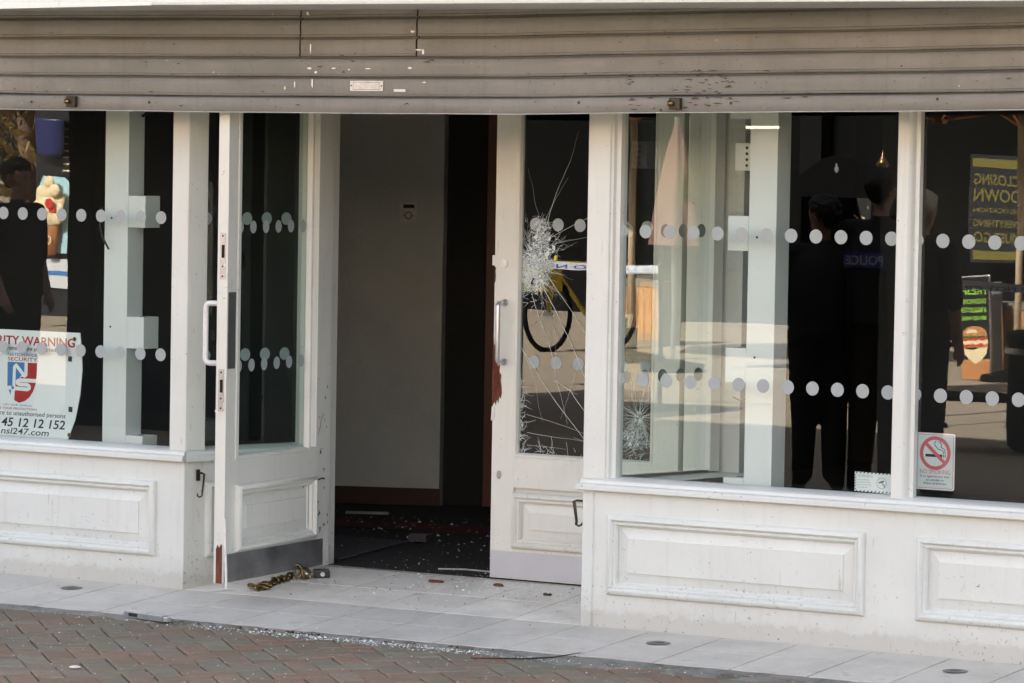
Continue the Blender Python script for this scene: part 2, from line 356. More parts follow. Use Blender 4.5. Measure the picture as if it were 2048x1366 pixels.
# tiles
apron = MB()
apron.add([(-6, -.54, zfl(0, -.54)-.0025), (5, -.5, zfl(0, -.5)-.0025), (5, 0, -.0025), (-6, 0, -.0025), (5, .66, zfl(0, .66)-.0025), (-6, .66, zfl(0, .66)-.0025)], [(0, 1, 2, 3), (3, 2, 4, 5)])
apron.add([(-6, -.54, zfl(0, -.54)-.0025), (5, -.5, zfl(0, -.5)-.0025), (5, -.5, -.08), (-6, -.54, -.08)], [(0, 1, 2, 3)])
apron = tag(apron.build('entrance_apron', 'sand'), kind='structure')
ys = [-.545, -.262, .0, .33, .652]; J = .0029
for r in range(4):
    for c in range(-11 if r < 1 or True else 0, 8):
        xa, xb = .258+.3033*c, .258+.3033*(c+1)
        if r > 1 and (xb < -1.75 or xa > 0): continue
        if r == 1 and False: continue
        m = MB(); dz = random.uniform(-.0003, .0003); tl = random.uniform(-.0003, .0003)
        k0, k1 = (0 if ys[r] == 0 else 1), (0 if ys[r+1] == 0 else 1); cs = [(xa+J, ys[r]+J+k0*skew(xa)), (xb-J, ys[r]+J+k0*skew(xb)), (xb-J, ys[r+1]-J+k1*skew(xb)), (xa+J, ys[r+1]-J+k1*skew(xa))]
        if r == 3: cs = [cs[0], cs[1], (xb-J, .648), (xa+J, .648)]
        e = .0003; cxm = sum(p[0] for p in cs)/4; cym = sum(p[1] for p in cs)/4
        def zz(x, y): return zfl(x, y)+(.0 if r != 1 else .0)+dz+tl*(x-cxm)/.15
        ins = [(x+(e if x < cxm else -e), y+(e if y < cym else -e)) for x, y in cs]
        v = [(x, y, zz(x, y)-.03) for x, y in cs]+[(x, y, zz(x, y)-e) for x, y in cs]+[(x, y, zz(x, y)) for x, y in ins]
        f = [(8, 9, 10, 11)]+[(a+4, (a+1) % 4+4, (a+1) % 4+8, a+8) for a in range(4)]+[(a, (a+1) % 4, (a+1) % 4+4, a+4) for a in range(4)]
        m.add(v, f).build('tile', 'tile' if r < 2 else 'tile_lifted', apron)
# clay pavers, 45 degree herringbone
pav = tag(MB().add([(-7, -6, -.062), (6, -6, -.062), (6, -.5, -.062), (-7, -.56, -.062)], [(0, 1, 2, 3)]).build('brick_paving', 'sand'), kind='structure')
def brick_mesh(jit):
    L, W, H, e, j = .1985, .0985, .05, .0045, .003; random.seed(jit)
    x0, x1, y0, y1 = j, L-j+.0015, j, W-j+.0015
    o = [(x0, y0), (x1, y0), (x1, y1), (x0, y1)]; o = [(x+random.uniform(-.0012, .0012), y+random.uniform(-.0012, .0012)) for x, y in o]
    i = [(x+(e if x < .1 else -e), y+(e if y < .05 else -e)) for x, y in o]
    v = [(x, y, -H) for x, y in o]+[(x, y, -e*.8) for x, y in o]+[(x, y, 0) for x, y in i]
    f = [(8, 9, 10, 11)]+[(a+4, (a+1) % 4+4, (a+1) % 4+8, a+8) for a in range(4)]+[(a, (a+1) % 4, (a+1) % 4+4, a+4) for a in range(4)]
    return MB().add(v, f).mesh('brick', 'brick')
BM = [brick_mesh(k) for k in range(6)]; random.seed(11)
far_b = MB(); near = []
u0 = .1
for i in range(-70, 70):
    for j in range(-70, 70):
        rr = (i-j) % 4
        if rr not in (0, 3): continue
        a, b = (i*u0, j*u0); hz = rr == 0
        cxl, cyl = (a+.1, b+.05) if hz else (a+.05, b+.1)
        cs, sn = math.cos(R(45)), math.sin(R(45))
        X, Y = cs*cxl-sn*cyl-.3, sn*cxl+cs*cyl-1.2
        if Y > -.55+skew(X) or Y < -2.7 or X < -3.6 or X > 2.6: continue
        vis = (Y > -2.40+.75*0) and (-2.75+0*Y < X < 1.75) and (X > -2.35+(-.60-Y)*.80-.25) and (Y > -2.32+(X+.97)*.79-.14)
        near.append((X, Y, a, b, hz, vis))
cnt = 0
for X, Y, a, b, hz, vis in near:
    th = R(45) if hz else R(135)
    ox, oy = (a, b) if hz else (a+u0, b)
    px, py = math.cos(R(45))*ox-math.sin(R(45))*oy-.3, math.sin(R(45))*ox+math.cos(R(45))*oy-1.2
    zt = -.048+random.uniform(-.003, .003); tx, ty = random.uniform(-.013, .013), random.uniform(-.013, .013)
    me = random.choice(BM)
    if vis and cnt < 298:
        o = bpy.data.objects.new('brick', me); o.location = (px, py, zt); o.rotation_euler = (tx, ty, th); link(o, pav); cnt += 1
    else:
        mt = Matrix.Translation((px, py, zt)) @ Euler((tx, ty, th)).to_matrix().to_4x4()
        far_b.add([mt @ v.co for v in me.vertices], [tuple(p.vertices) for p in me.polygons])
tag(far_b.build('outer_bricks', 'brick', pav), kind='stuff')
# cement strip between tiles and pavers
m = MB(); n = 150; random.seed(3)
for k in range(n+1):
    x = -3.6+6.4*k/n; y0 = -.548+skew(x)
    wd = .055+.035*math.sin(x*2.1+1)+.02*math.sin(x*7.3)+random.uniform(-.012, .012)+(.06 if x > -.2 else 0)*min(1, (x+.2)*2 if x > -.2 else 0)
    h = random.uniform(-.0025, .0025)
    m.v += [(x, y0+.004, -.0372+h*.6), (x, y0-wd*.6, -.0425+h), (x, y0-wd, -.0475), (x, y0-wd-.012, -.056)]
for k in range(n):
    for q in range(3): m.f.append((4*k+q, 4*k+q+1, 4*k+q+5, 4*k+q+4)); m.mi.append(0)
tag(m.build('cement_strip', 'mortar', None, True), kind='structure')

# ---------------------------------------------------------------- the shop building
shop = tag(empty('shop_building'), 'cream timber shopfront with recessed double doors broken open under a half lowered shutter', 'shop')
MOULD = [(0, 0), (0, .007), (.004, .011), (.010, .0155), (.018, .017), (.024, .013), (.027, .0075), (.031, .0095), (.036, .009), (.040, .003), (.043, 0.0)]
FIELD = [(.043, -.003), (.048, -.009), (.085, .000), (.0855, .006)]
def panel(par, x0, x1, z0, z1, mat='paint', k=1.0):
    a = autosmooth(MB().frame(x0, x1, z0, z1, [(t*k, h*1.45+.0005) for t, h in MOULD]).build('panel_moulding', mat, par), 35)
    b = MB().frame(x0, x1, z0, z1, [(t*k, h+.0008) for t, h in FIELD], cap=True).build('raised_panel', mat, par)
    return a, b
def riser(x0, x1, panels, loc=(0, 0, 0), rz=0, z1=.507, mat='paint'):
    # stall riser face with real rebates where the panels sit
    m = MB(); xs = sorted({x0, x1} | {p for a in panels for p in a}); e = .03
    segs = []
    cur = x0
    for a, b in panels: segs += [(cur, a+e)]; cur = b-e
    segs.append((cur, x1))
    for a, b in segs: m.box(a, b, 0, .05, -.06, z1)
    for a, b in panels: m.box(a+e, b-e, .0002, .0498, -.06, .124+e); m.box(a+e, b-e, .0002, .0498, .423-e, z1); m.box(a+e, b-e, .022, .0498, .124+e, .423-e)
    o = m.build('stall_riser', mat, shop, loc=loc, rot=(0, 0, rz))
    for a, b in panels: panel(o, a, b, .124, .423, mat)
    return o
SILL = [(0.002, .507), (-.028, .507), (-.034, .511), (-.034, .524), (-.030, .530), (-.012, .534), (-.008, .545), (.002, .550), (.04, .556), (.075, .558)]
def sill(x0, x1, loc=(0, 0, 0), rz=0, prof=SILL, m0=0, m1=0):
    m = MB(); n = len(prof)
    m.add([(x0+m0*y, y, z) for y, z in prof]+[(x1+m1*y, y, z) for y, z in prof], [(i, i+1, n+i+1, n+i) for i in range(n-1)]+[tuple(range(n)), tuple(range(n, 2*n))[::-1]])
    return autosmooth(m.build('window_sill', 'paint', shop, loc=loc, rot=(0, 0, rz)), 30)
def dots(par, xs, z, y, name='manifestation_dot', r=.0255):
    me = MB().disc(0, 0, r, 0, 28).mesh('dot', 'dot')
    for x in xs:
        o = bpy.data.objects.new(name, me); o.location = (x, y, z); link(o, par)
def pane(x0, x1, z0, z1, y, par, mat='glass', name='window_pane', loc=None, rz=0):
    m = MB().add([(x0, y, z0), (x1, y, z0), (x1, y, z1), (x0, y, z1)], [(0, 1, 2, 3)])
    return m.build(name, mat, par, loc=loc or (0, 0, 0), rot=(0, 0, rz))
TOP = 2.2
# left front
riser(-4.35, -1.87, [(-4.25, -3.26), (-3.06, -2.003)])
sill(-4.35, -1.866, m1=-.32)
# right front
riser(-.043, 2.62, [(.07, 1.126), (1.332, 2.388)])
sill(-.046, 2.62, m0=.25)
# posts
def post(prof, name='corner_post', z0=.5505, z1=TOP):
    n = len(prof); m = MB().add([(x, y, z0) for x, y in prof]+[(x, y, z1) for x, y in prof], [(k, (k+1) % n, n+(k+1) % n, n+k) for k in range(n)]+[tuple(range(n))[::-1], tuple(range(n, 2*n))])
    return autosmooth(m.build(name, 'paint', shop), 30)
post([(-1.946, .05), (-1.946, .004), (-1.943, 0), (-1.880, 0), (-1.868, .004), (-1.862, .016), (-1.838, .092), (-1.85, .1), (-1.92, .1)])
post([(-.046, .03), (-.048, .006), (-.044, 0), (.040, 0), (.046, .003), (.049, .010), (.056, .014), (.060, .030), (.075, .034), (.077, .062), (.077, .08), (0.02, .085), (-.02, .08)])
post([(1.217, .03), (1.218, .003), (1.222, -.001), (1.262, -.001), (1.268, .004), (1.274, .012), (1.278, .030), (1.291, .034), (1.291, .062), (1.217, .062)], 'mullion')
post([(2.48, .06), (2.48, 0), (2.62, 0), (2.62, .06)])
post([(-3.16, .06), (-3.16, 0), (-3.10, 0), (-3.10, .06)], 'mullion'); post([(-4.35, .06), (-4.35, 0), (-4.25, 0), (-4.25, .06)])
# panes with their rows of dots
pL = pane(-3.11, -1.93, .55, TOP, .06, shop); dots(pL, [-2.042-.0995*k for k in range(10)], 1.469, .0585); dots(pL, [-2.036-.0998*k for k in range(10)], .9225, .0585)
pane(-4.26, -3.15, .55, TOP, .06, shop)
pR = pane(.06, 1.225, .55, TOP, .06, shop); dots(pR, [.070+.1003*k for k in range(12)], 1.4715, .0585); dots(pR, [.069+.1003*k for k in range(12)], .923, .0585)
pR2 = pane(1.28, 2.49, .55, TOP, .06, shop); dots(pR2, [1.274+.1*k for k in range(12)], 1.469, .0585); dots(pR2, [1.278+.1*k for k in range(12)], .921, .0585)
# splayed returns
LR0, LRZ = (-1.868, .001, 0), math.atan2(.65, .205); LL = math.hypot(.65, .205)
riser(0.0, LL, [(.10, LL-.05)], LR0, LRZ)
sill(.002, LL, LR0, LRZ, m0=.35)
pl2 = pane(.085, LL-.05, .55, TOP, .05, shop, loc=LR0, rz=LRZ); dots(pl2, [.13+.1*k for k in range(5)], 1.469, .0485); dots(pl2, [.13+.1*k for k in range(5)], .9225, .0485)
MB().box(LL-.07, LL+.0, .0, .075, .551, TOP, .003).build('jamb_post', 'paint', shop, loc=LR0, rot=(0, 0, LRZ))
RR0 = (.118, .65, 0); RRL = math.hypot(.65, .161); RRZ = math.atan2(-.65, -.161)
riser(0.0, RRL-.001, [(.05, RRL-.10)], RR0, RRZ)
sill(0, RRL-.002, RR0, RRZ, m1=-.3)
pr2 = pane(.05, RRL-.07, .55, TOP, .05, shop, loc=RR0, rz=RRZ); dots(pr2, [.10+.1*k for k in range(5)], 1.469, .0485); dots(pr2, [.10+.1*k for k in range(5)], .9225, .0485)
MB().box(.0, .055, .0, .075, .551, TOP, .003).build('jamb_post', 'paint', shop, loc=RR0, rot=(0, 0, RRZ))
# cabin hooks
def hook(loc, rz):
    h = MB(); h.box(-.009, .009, -.004, 0, .43, .475, .001)
    h.tube([(0, -.004, .462), (.002, -.022, .462), (.012, -.026, .458), (.013, -.022, .43), (.008, -.02, .385), (.006, -.022, .372), (-.004, -.02, .366), (-.011, -.016, .371), (-.011, -.012, .38)], [.004, .0045, .0045, .004, .0035, .0035, .0035, .0032, .003], 8)
    return h.build('cabin_hook', 'grease', shop, True, loc, (0, 0, rz))
hook((-1.843, .055, 0), LRZ)
hk = hook((-.040, .016, 0), RRZ); hk.scale = (1, 1.9, 1)
# door frame
MB().box(-1.72, -1.645, .655, .74, .0, 2.1, .003).build('door_frame', 'paint_door', shop)
MB().box(.018, .125, .656, .74, .0, 2.1, .003).build('door_frame', 'paint_door', shop)
MB().box(-1.645, .018, .656, .74, 2.06, 2.16).build('door_head', 'paint_door', shop)

# ---- door leaves (local: x along the leaf from the latch edge, y into its thickness, visible face at y=0)
W, T, ZB, ZT = .842, .046, .067, 2.05
def leaf(loc, rz, name):
    m = MB(); e = .002
    m.box(0, .104, 0, T, ZB, ZT, e); m.box(W-.118, W, 0, T, ZB, ZT, e)
    m.box(.104, W-.118, .0004, T-.0004, .43, .556); m.box(.104, W-.118, .0004, T-.0004, ZB, .19); m.box(.104, W-.118, .0004, T-.0004, 1.97, ZT)
    m.box(.104, W-.118, .014, T-.014, .19, .43)
    return m.build(name, 'paint_door', shop, loc=loc, rot=(0, 0, rz))
# right leaf, nearly shut, seen from outside
rd = leaf((-.842, .65, 0), 0, 'door_leaf'); rd['label'] = 'closed right door leaf with shattered glass and splintered lock edge'
GX0, GX1, GZ0, GZ1 = .104, W-.118, .556, 1.97
pane(GX0-.01, GX1+.01, GZ0-.01, GZ1, .022, rd, 'glass_door', 'door_glass')
BEAD = [(-.004, .0), (-.004, .003), (0, .004), (.006, .001), (.012, -.012), (.012, -.02)]
MB().frame(GX0, GX1, GZ0, GZ1, BEAD).build('glazing_bead', 'paint_door', rd)
dots(rd, [.172, .275, .375, .475, .575, .675], 1.472, .0205); dots(rd, [.176, .277, .377, .477, .577, .677], .930, .0205)
panel(rd, .104, W-.11, .19, .412, 'paint_door', .92)
MB().box(.002, W-.004, -.0018, 0, .071, .176, .0006).build('kick_plate', 'kick_light', rd)
def pull(par, x, y0, y1, z0, z1, mat, r=.0095, name='pull_handle'):
    d = .018 if y1 > y0 else -.018; p = []
    pts = [(x, y0, z1), (x, y1-d, z1)]+[(x, y1-d+d*math.sin(a), z1-.018+.018*math.cos(a)) for a in (.4, .8, 1.2)]+[(x, y1, z1-.018), (x, y1, z0+.018)]+[(x, y1-d+d*math.cos(a), z0+.018-.018*math.sin(a)) for a in (.4, .8, 1.2)]+[(x, y1-d, z0), (x, y0, z0)]
    m = MB().tube(pts, r, 12)
    for zc in (z0, z1): m.tube([(x, y0, zc), (x, y0+(.004 if d > 0 else -.004), zc)], .014, 14)
    return m.build(name, mat, par, True)
pull(rd, .052, 0, -.055, .925, 1.16, 'satin', .0095)
m = MB().disc(.045, 1.316, .017, 0, 20, .006).disc(.045, 1.316, .011, -.006, 16, .002); m.build('lock_cylinder', 'satin', rd)
MB().disc(.036, .477, .010, 0, 16, .004, rz=.017).disc(.036, .470, .006, -.004, 10, .004).build('bolt_knob', 'steel', rd)
MB().poly([(-.003, 1.235), (.004, 1.24), (.006, 1.262), (.004, 1.285), (.007, 1.297), (-.003, 1.30)], -.0015, .03).build('torn_lock_slot', 'darkgap', rd)
MB().box(-.014, -.001, .004, .012, 1.305, 1.345).build('split_lipping', 'white_dirty', rd)
random.seed(5); pts = [(-.0015, .745)]
edge = [(.010, .765), (.016, .752), (.021, .775), (.028, .760), (.031, .790), (.038, .778), (.043, .80), (.041, .83), (.037, .85), (.040, .872), (.030, .884), (.033, .915), (.022, .906), (.020, .95), (.012, .94), (.010, 1.0), (.004, .985), (-.0015, 1.05)]
MB().poly(pts+edge, -.0016, .02).build('splintered_wood', 'redwood', rd)
m = MB()
for (x, z, h, w_) in ((.004, .80, .10, .006), (.014, .79, .12, .007), (.024, .80, .08, .006), (.033, .805, .06, .005), (.010, .90, .08, .005), (.02, .86, .05, .006)):
    m.add([(x, -.002, z), (x+w_, -.002, z+.004), (x+w_*.6, -.006, z+h*.7), (x+w_*.3, -.003, z+h), (x+w_*.5, -.0015, z)], [(0, 1, 2), (0, 2, 3), (1, 4, 2)])
m.build('wood_splinter', 'redwood', rd)
m = MB().poly([(-.004, .69), (.012, .705), (.013, .752), (.006, .738), (-.001, .748)], -.004, .004); m.build('split_lipping', 'white_dirty', rd)

# left leaf, swung out at a right angle, seen from its inner face
ld = leaf((-1.51, -.229, 0), math.atan2(.996, -.0898), 'door_leaf'); ld['label'] = 'left door leaf swung outwards with a broken foot'
pane(GX0-.03, GX1-.03, GZ0-.01, GZ1, .022, ld, 'glass_door', 'door_glass')
MB().frame(.08, .668+.0, .547, GZ1, BEAD).build('glazing_bead', 'paint_door', ld)
ld_x = [.13+.1*k for k in range(6)]
dots(ld, ld_x, 1.445, .0205, r=.025); dots(ld, ld_x, .905, .0205, r=.025)
panel(ld, .076, .712, .186, .446, 'paint_door')
MB().box(.004, .79, -.0022, 0, .071, .180, .0008).build('kick_plate', 'kick', ld)
MB().box(.006, .064, -.0020, 0, .90, 1.196, .0006).build('push_plate', 'plate', ld)
pull(ld, .045, T, T+.075, .918, 1.15, 'handle_white', .011)
def lockplate(z0, z1):
    a = MB().box(-.0018, 0, .010, .034, z0, z1).build('lock_plate', 'steel', ld)
    zc = z0+(z1-z0)*.62
    MB().box(-.0026, -.0016, .014, .027, zc-.028, zc+.022).build('latch_slot', 'black', a)
    for zq in (z0+.012, z1-.012, z0+.05): MB().tube([(-.0018, .022, zq), (-.003, .022, zq)], .004, 10).build('screw', 'grease', a)
lockplate(1.245, 1.425); lockplate(.735, .898)
m = MB()
for y, z, a, b in ((.006, 1.29, .012, .02), (.0, 1.25, .01, .03), (.03, .72, .02, .03), (.004, .73, .01, .05)):
    m.add([(-.001, y, z), (-.004, y+a*.5, z+b*.3), (-.001, y+a, z+b*.5), (-.003, y+a*.3, z+b)], [(0, 1, 3), (1, 2, 3), (0, 3, 2)])
m.build('wood_splinter', 'white_dirty', ld)
MB().poly([(.008, .068), (.034, .068), (.034, .20), (.028, .218), (.020, .205), (.012, .222), (.008, .215)], 0, .002).build('splintered_wood', 'redwood', ld, loc=(-.001, 0, 0), rot=(0, 0, R(90)))
m = MB(); m.box(-.007, 0, -.003, .006, 0, .27, .001); m.build('split_lipping', 'white_dirty', ld, loc=(-.006, -.020, .050), rot=(R(-3.5), R(2.0), 0))
m = MB(); random.seed(9)                                    # knocks and scrapes on the hinge stile and lock stile
for k in range(26):
    u = random.choice([random.uniform(.74, .83), random.uniform(.74, .83), random.uniform(.02, .7)]); z = random.uniform(.2, .85); s_ = random.uniform(.003, .011); a = random.uniform(-.6, 2.2)
    q = [(u+s_*math.cos(a+t)*(1 if i % 2 else .35), z+s_*1.6*math.sin(a+t)*(1 if i % 2 else .4)) for i, t in enumerate((0, .9, 1.9, 3.1, 4.2, 5.2))]
    m.poly(q, -.0007)
m.ribbon([(.735, .60), (.755, .63), (.765, .67), (.79, .685)], [.001, .004, .003, .001], -.0007); m.ribbon([(.742, .42), (.78, .425), (.80, .42)], .006, -.0007)
tag(m.build('scuff_mark', 'grease', ld), kind='stuff')

# ---- cracked glass of the right leaf
def cracks():
    random.seed(21); m = MB(); Y = .0195
    def walk(x, z, a, L, w0, w1, step=.02, jit=.16, br=0):
        pts = [(x, z)]; n = max(2, int(L/step)); ws = [w0]
        for k in range(n):
            a += random.uniform(-jit, jit); x += step*math.cos(a); z += step*math.sin(a)
            if not (GX0 < x < GX1 and GZ0 < z < 1.95): break
            pts.append((x, z)); ws.append(w0+(w1-w0)*(k+1)/n)
            if br and random.random() < br: walk(x, z, a+random.choice((-1, 1))*random.uniform(.3, .9), L*.3, w0*.6, .0004, step, jit)
        if len(pts) > 1: m.ribbon(pts, [v*.62 for v in ws], Y)
    def crush(cx, cz, rx, rz, cell, fill, n_r=0, rot=0.0):
        pts = {}
        nx, nz = int(rx*1.2/cell), int(rz*1.2/cell); c, s_ = math.cos(rot), math.sin(rot)
        for i in range(-nx, nx+1):
            for j in range(-nz, nz+1):
                u, v = i*cell+random.uniform(-.45, .45)*cell, j*cell+random.uniform(-.45, .45)*cell
                d = math.hypot(u/rx, v/rz)+random.uniform(-.16, .16)
                x, z = cx+c*u-s_*v, cz+s_*u+c*v
                if d < 1 and GX0+.002 < x < GX1 and GZ0 < z: pts[i, j] = (x, z, d)
        for (i, j), p in pts.items():
            for di, dj in ((1, 0), (0, 1), (1, 1)):
                q = pts.get((i+di, j+dj))
                if q and random.random() < .80*(1.15-p[2]): m.ribbon([p[:2], q[:2]], random.uniform(.0004, .0012), Y-random.uniform(0, .002))
            c4 = [pts.get((i+a, j+b)) for a, b in ((0, 0), (1, 0), (1, 1), (0, 1))]
            if all(c4) and random.random() < fill*(1.1-p[2]):
                if random.random() < .6: c4 = random.sample(c4, 3)
                k = random.uniform(.5, 1.0); mx = sum(q[0] for q in c4)/len(c4); mz = sum(q[1] for q in c4)/len(c4)
                t1, t2 = random.uniform(-.0012, .0012), random.uniform(-.0012, .0012)
                m.add([(mx+(q[0]-mx)*k, Y-.001+t1*(1 if n_ in (0, 1) else -1)+t2*(1 if n_ in (0, 3) else -1), mz+(q[1]-mz)*k) for n_, q in enumerate(c4)], [tuple(range(len(c4)))])
    # blow near the lock: door-local coordinates
    crush(.172, 1.305, .080, .118, .0062, .42, rot=-.25); crush(.205, 1.435, .042, .078, .0068, .36); crush(.160, 1.265, .056, .050, .0055, .55)
    for n_, (cx_, cz_, rx_, rz_, rot_) in enumerate(((.172, 1.305, .085, .125, -.25), (.168, 1.285, .066, .090, -.2), (.160, 1.262, .050, .050, 0), (.205, 1.432, .042, .075, 0), (.64, .66, .06, .07, 0), (.655, .735, .025, .03, 0))):
        pts_ = [(cx_+rx_*math.cos(t_)*random.uniform(.72, 1.05)*math.cos(rot_)-rz_*math.sin(t_)*math.sin(rot_), cz_+rz_*math.sin(t_)*random.uniform(.72, 1.05)+rx_*math.cos(t_)*math.sin(rot_)) for t_ in [6.2832*q_/34 for q_ in range(34)]]
        MB().poly([(max(GX0+.001, x_), z_) for x_, z_ in pts_], .0208-.0002*n_).build('crushed_area', 'frost', rd)
    crush(.195, 1.36, .10, .15, .015, .25, rot=-.3); crush(.16, 1.30, .10, .19, .02, .10)
    for k in range(46):
        a = random.uniform(0, 6.283); walk(.175+.05*math.cos(a), 1.32+.09*math.sin(a), a+random.uniform(-.25, .25), random.uniform(.04, .16), .0014, .0004, .012, .22, .12)
    walk(.225, 1.47, 1.22, .40, .0024, .0006, .025, .10, .12); walk(.21, 1.47, 1.08, .22, .0014, .0006, .02, .12); walk(.24, 1.42, .50, .34, .0020, .0012, .02, .07)
    walk(.24, 1.39, .28, .30, .0013, .0007, .02, .05); walk(.23, 1.30, -.12, .3, .0012, .0006); walk(.235, 1.27, -.95, .45, .0022, .0014, .03, .05)
    walk(.215, 1.22, -1.02, .80, .0030, .0020, .03, .06, .05); walk(.16, 1.20, -1.15, .55, .0022, .0010, .03, .08); walk(.13, 1.48, 2.0, .30, .0012, .0005, .02, .1); walk(.19, 1.50, 1.75, .2, .001, .0004)
    walk(.115, .985, -.92, .62, .0028, .0020, .03, .05, .05); walk(.12, .975, -1.0, .3, .0012, .0006); walk(.25, 1.15, -1.5, .22, .0012, .0006)
    walk(.27, .86, -.35, .12, .003, .0008); walk(.34, .83, -.85, .25, .0035, .0015, .02, .06)
    for z, a, L in ((.65, -.16, .30), (.72, -.23, .32), (.60, -.05, .2)): walk(.15, z, a, L, .0016, .0008, .03, .05)
    for x, z, a in ((.20, .62, -1.0), (.26, .64, -1.3), (.33, .62, -1.35), (.44, .62, 2.8)): walk(x, z, a, .08, .0018, .0008)
    # crazed rim along the lower corner
    for k in range(210):
        if k % 3: x, z = GX0+abs(random.gauss(0, .016)), random.uniform(GZ0, .86)
        else: x, z = random.uniform(GX0, GX1-.02), GZ0+abs(random.gauss(.005, .014))
        walk(x, z, random.uniform(0, 6.28), random.uniform(.02, .06), .0022, .0006, .01, .5)
    # second blow low by the hinge side
    cx, cz = .655, .735; crush(cx, cz, .022, .028, .0075, .8); crush(.60, .645, .075, .06, .012, .22); crush(.65, .66, .08, .075, .014, .12)
    for k in range(54):
        a = random.uniform(0, 6.283); walk(cx+.015*math.cos(a), cz+.015*math.sin(a), a, random.uniform(.05, .15), .0017, .0005, .012, .14, .10)
    for k in range(24): walk(random.uniform(.57, .71), random.uniform(.57, .68), random.uniform(0, 6.28), random.uniform(.03, .08), .0018, .0006, .012, .3)
    for k in range(5): walk(random.uniform(.6, .7), .80, random.uniform(1.2, 1.9), .12, .0013, .0004)
    o = m.build('glass_crack', 'crack', rd); o['kind'] = 'stuff'
    MB().poly([(.158, 1.243), (.170, 1.262), (.176, 1.258), (.166, 1.248), (.168, 1.232), (.158, 1.236)], .0165).build('punched_hole', 'black', rd)
cracks()

# ---- fascia over the shutter and the mass of the building
m = MB(); m.box(-9, 9, -.78, -.02, 2.277, 3.0, .012); m.box(-9, 9, -.80, -.78, 2.36, 2.94); f_ = m.build('fascia_box', 'paint', shop)
MB().add([(-9, -.783, 2.295), (-9, -.783, 2.242), (-2.18, -.783, 2.267), (-1.48, -.783, 2.2775), (-1.48, -.783, 2.295)], [(0, 1, 2, 3, 4)]).build('fascia_trim', 'paint', shop)
m = MB(); m.box(-20, 20, 0.0, .3, 3.0, 9.2); m.build('upper_wall', 'brickwall', shop)
m = MB(); m.box(-20, -4.35, .0, .35, -.1, 3.0); m.build('side_wall', 'brickwall', shop)
m = MB(); m.box(2.62, 20, .0, .35, -.1, 3.0); m.build('side_wall', 'brickwall', shop)
m = MB(); m.box(-20, 20, .3, 11, 8.9, 9.2); m.build('roof', 'ceiling', shop)
m = MB(); m.box(-20, 20, 10.7, 11, -.1, 8.9); m.box(-20, -19.7, .35, 10.7, -.1, 8.9); m.box(19.7, 20, .35, 10.7, -.1, 8.9); m.build('rear_wall', 'brickwall', shop)
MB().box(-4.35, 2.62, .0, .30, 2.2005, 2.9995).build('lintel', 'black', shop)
for x in (-7.5, -11.5, -15.5, 5.5, 9.5, 13.5):
    for z in (4.0, 6.6):
        o = MB().box(x-.6, x+.6, -.02, 0.0, z-.05, z+1.5).build('upper_window', 'paint', shop)
        MB().box(x-.52, x+.52, -.03, -.02, z+.03, z+1.42).build('pane', 'blackprint', o)

# ---------------------------------------------------------------- the interior
def struct(o): return tag(o, kind='structure')
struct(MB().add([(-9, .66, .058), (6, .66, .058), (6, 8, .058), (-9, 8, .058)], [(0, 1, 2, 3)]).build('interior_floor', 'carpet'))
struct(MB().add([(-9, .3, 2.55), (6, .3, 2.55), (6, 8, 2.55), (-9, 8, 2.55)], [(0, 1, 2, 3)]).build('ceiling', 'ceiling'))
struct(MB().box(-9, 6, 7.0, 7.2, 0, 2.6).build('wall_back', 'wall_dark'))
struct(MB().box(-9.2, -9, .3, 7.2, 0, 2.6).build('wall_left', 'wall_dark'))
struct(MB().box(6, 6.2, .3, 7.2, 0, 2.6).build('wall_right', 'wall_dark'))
# pale partition seen through the doorway
pw = MB(); ax, ay, bx, by = -4.6, 2.42, -2.683, 3.185
d = Vector((bx-ax, by-ay, 0)).normalized(); nrm = Vector((d.y, -d.x, 0))
pa = math.atan2(d.y, d.x); PL = math.hypot(bx-ax, by-ay)
wi = struct(MB().box(0, PL, 0, .12, .05, 2.55).build('partition_wall', 'wall_in', loc=(ax, ay, 0), rot=(0, 0, pa)))
MB().box(0, PL+.004, -.014, 0, .058, .142, .003).build('skirting_board', 'skirt', wi)
MB().box(PL, PL+.22, .10, .16, .05, 2.55).build('wall_return', 'wall_dark', wi)
MB().box(PL+.20, PL+.245, .06, .10, .05, 2.55).build('door_lining', 'frame_red', wi)
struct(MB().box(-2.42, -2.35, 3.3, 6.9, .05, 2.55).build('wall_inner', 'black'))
th = tag(empty('thermostat', (ax+d.x*(PL-.165), ay+d.y*(PL-.165), 0), pa), 'small square grey wall controller on the grey wall inside the doorway', 'controller')
MB().box(-.045, .045, -.022, -.001, 1.405, 1.505, .003).build('case', 'white_dirty', th)
MB().box(-.025, .028, -.0235, -.0215, 1.475, 1.492).build('display', 'blackprint', th)
MB().ring(0, 1.44, .014, .018, -.0225, 20).disc(.024, 1.44, .0025, -.0225, 8).disc(-.024, 1.44, .0025, -.0225, 8).disc(0, 1.416, .0025, -.0225, 8).build('dial', 'blackprint', th)
# display enclosures
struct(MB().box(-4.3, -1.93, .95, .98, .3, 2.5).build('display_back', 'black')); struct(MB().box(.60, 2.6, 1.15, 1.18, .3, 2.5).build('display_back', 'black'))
struct(MB().box(-4.3, -1.93, .08, .95, .44, .47).build('display_floor', 'wall_dark')); struct(MB().box(.17, 2.6, .08, 1.15, .44, .47).build('display_floor', 'wall_dark'))
struct(MB().add([(.09, .08, .545), (.24, .08, .545), (.34, .66, .545), (.145, .66, .545)], [(0, 1, 2, 3)]).build('window_board', 'paint'))
struct(MB().box(.155, .26, .66, .74, .05, 2.5).build('wall_pier', 'wall_in'))
struct(MB().box(-1.645, .018, .653, .668, .05, .0605).build('threshold_strip', 'steel'))
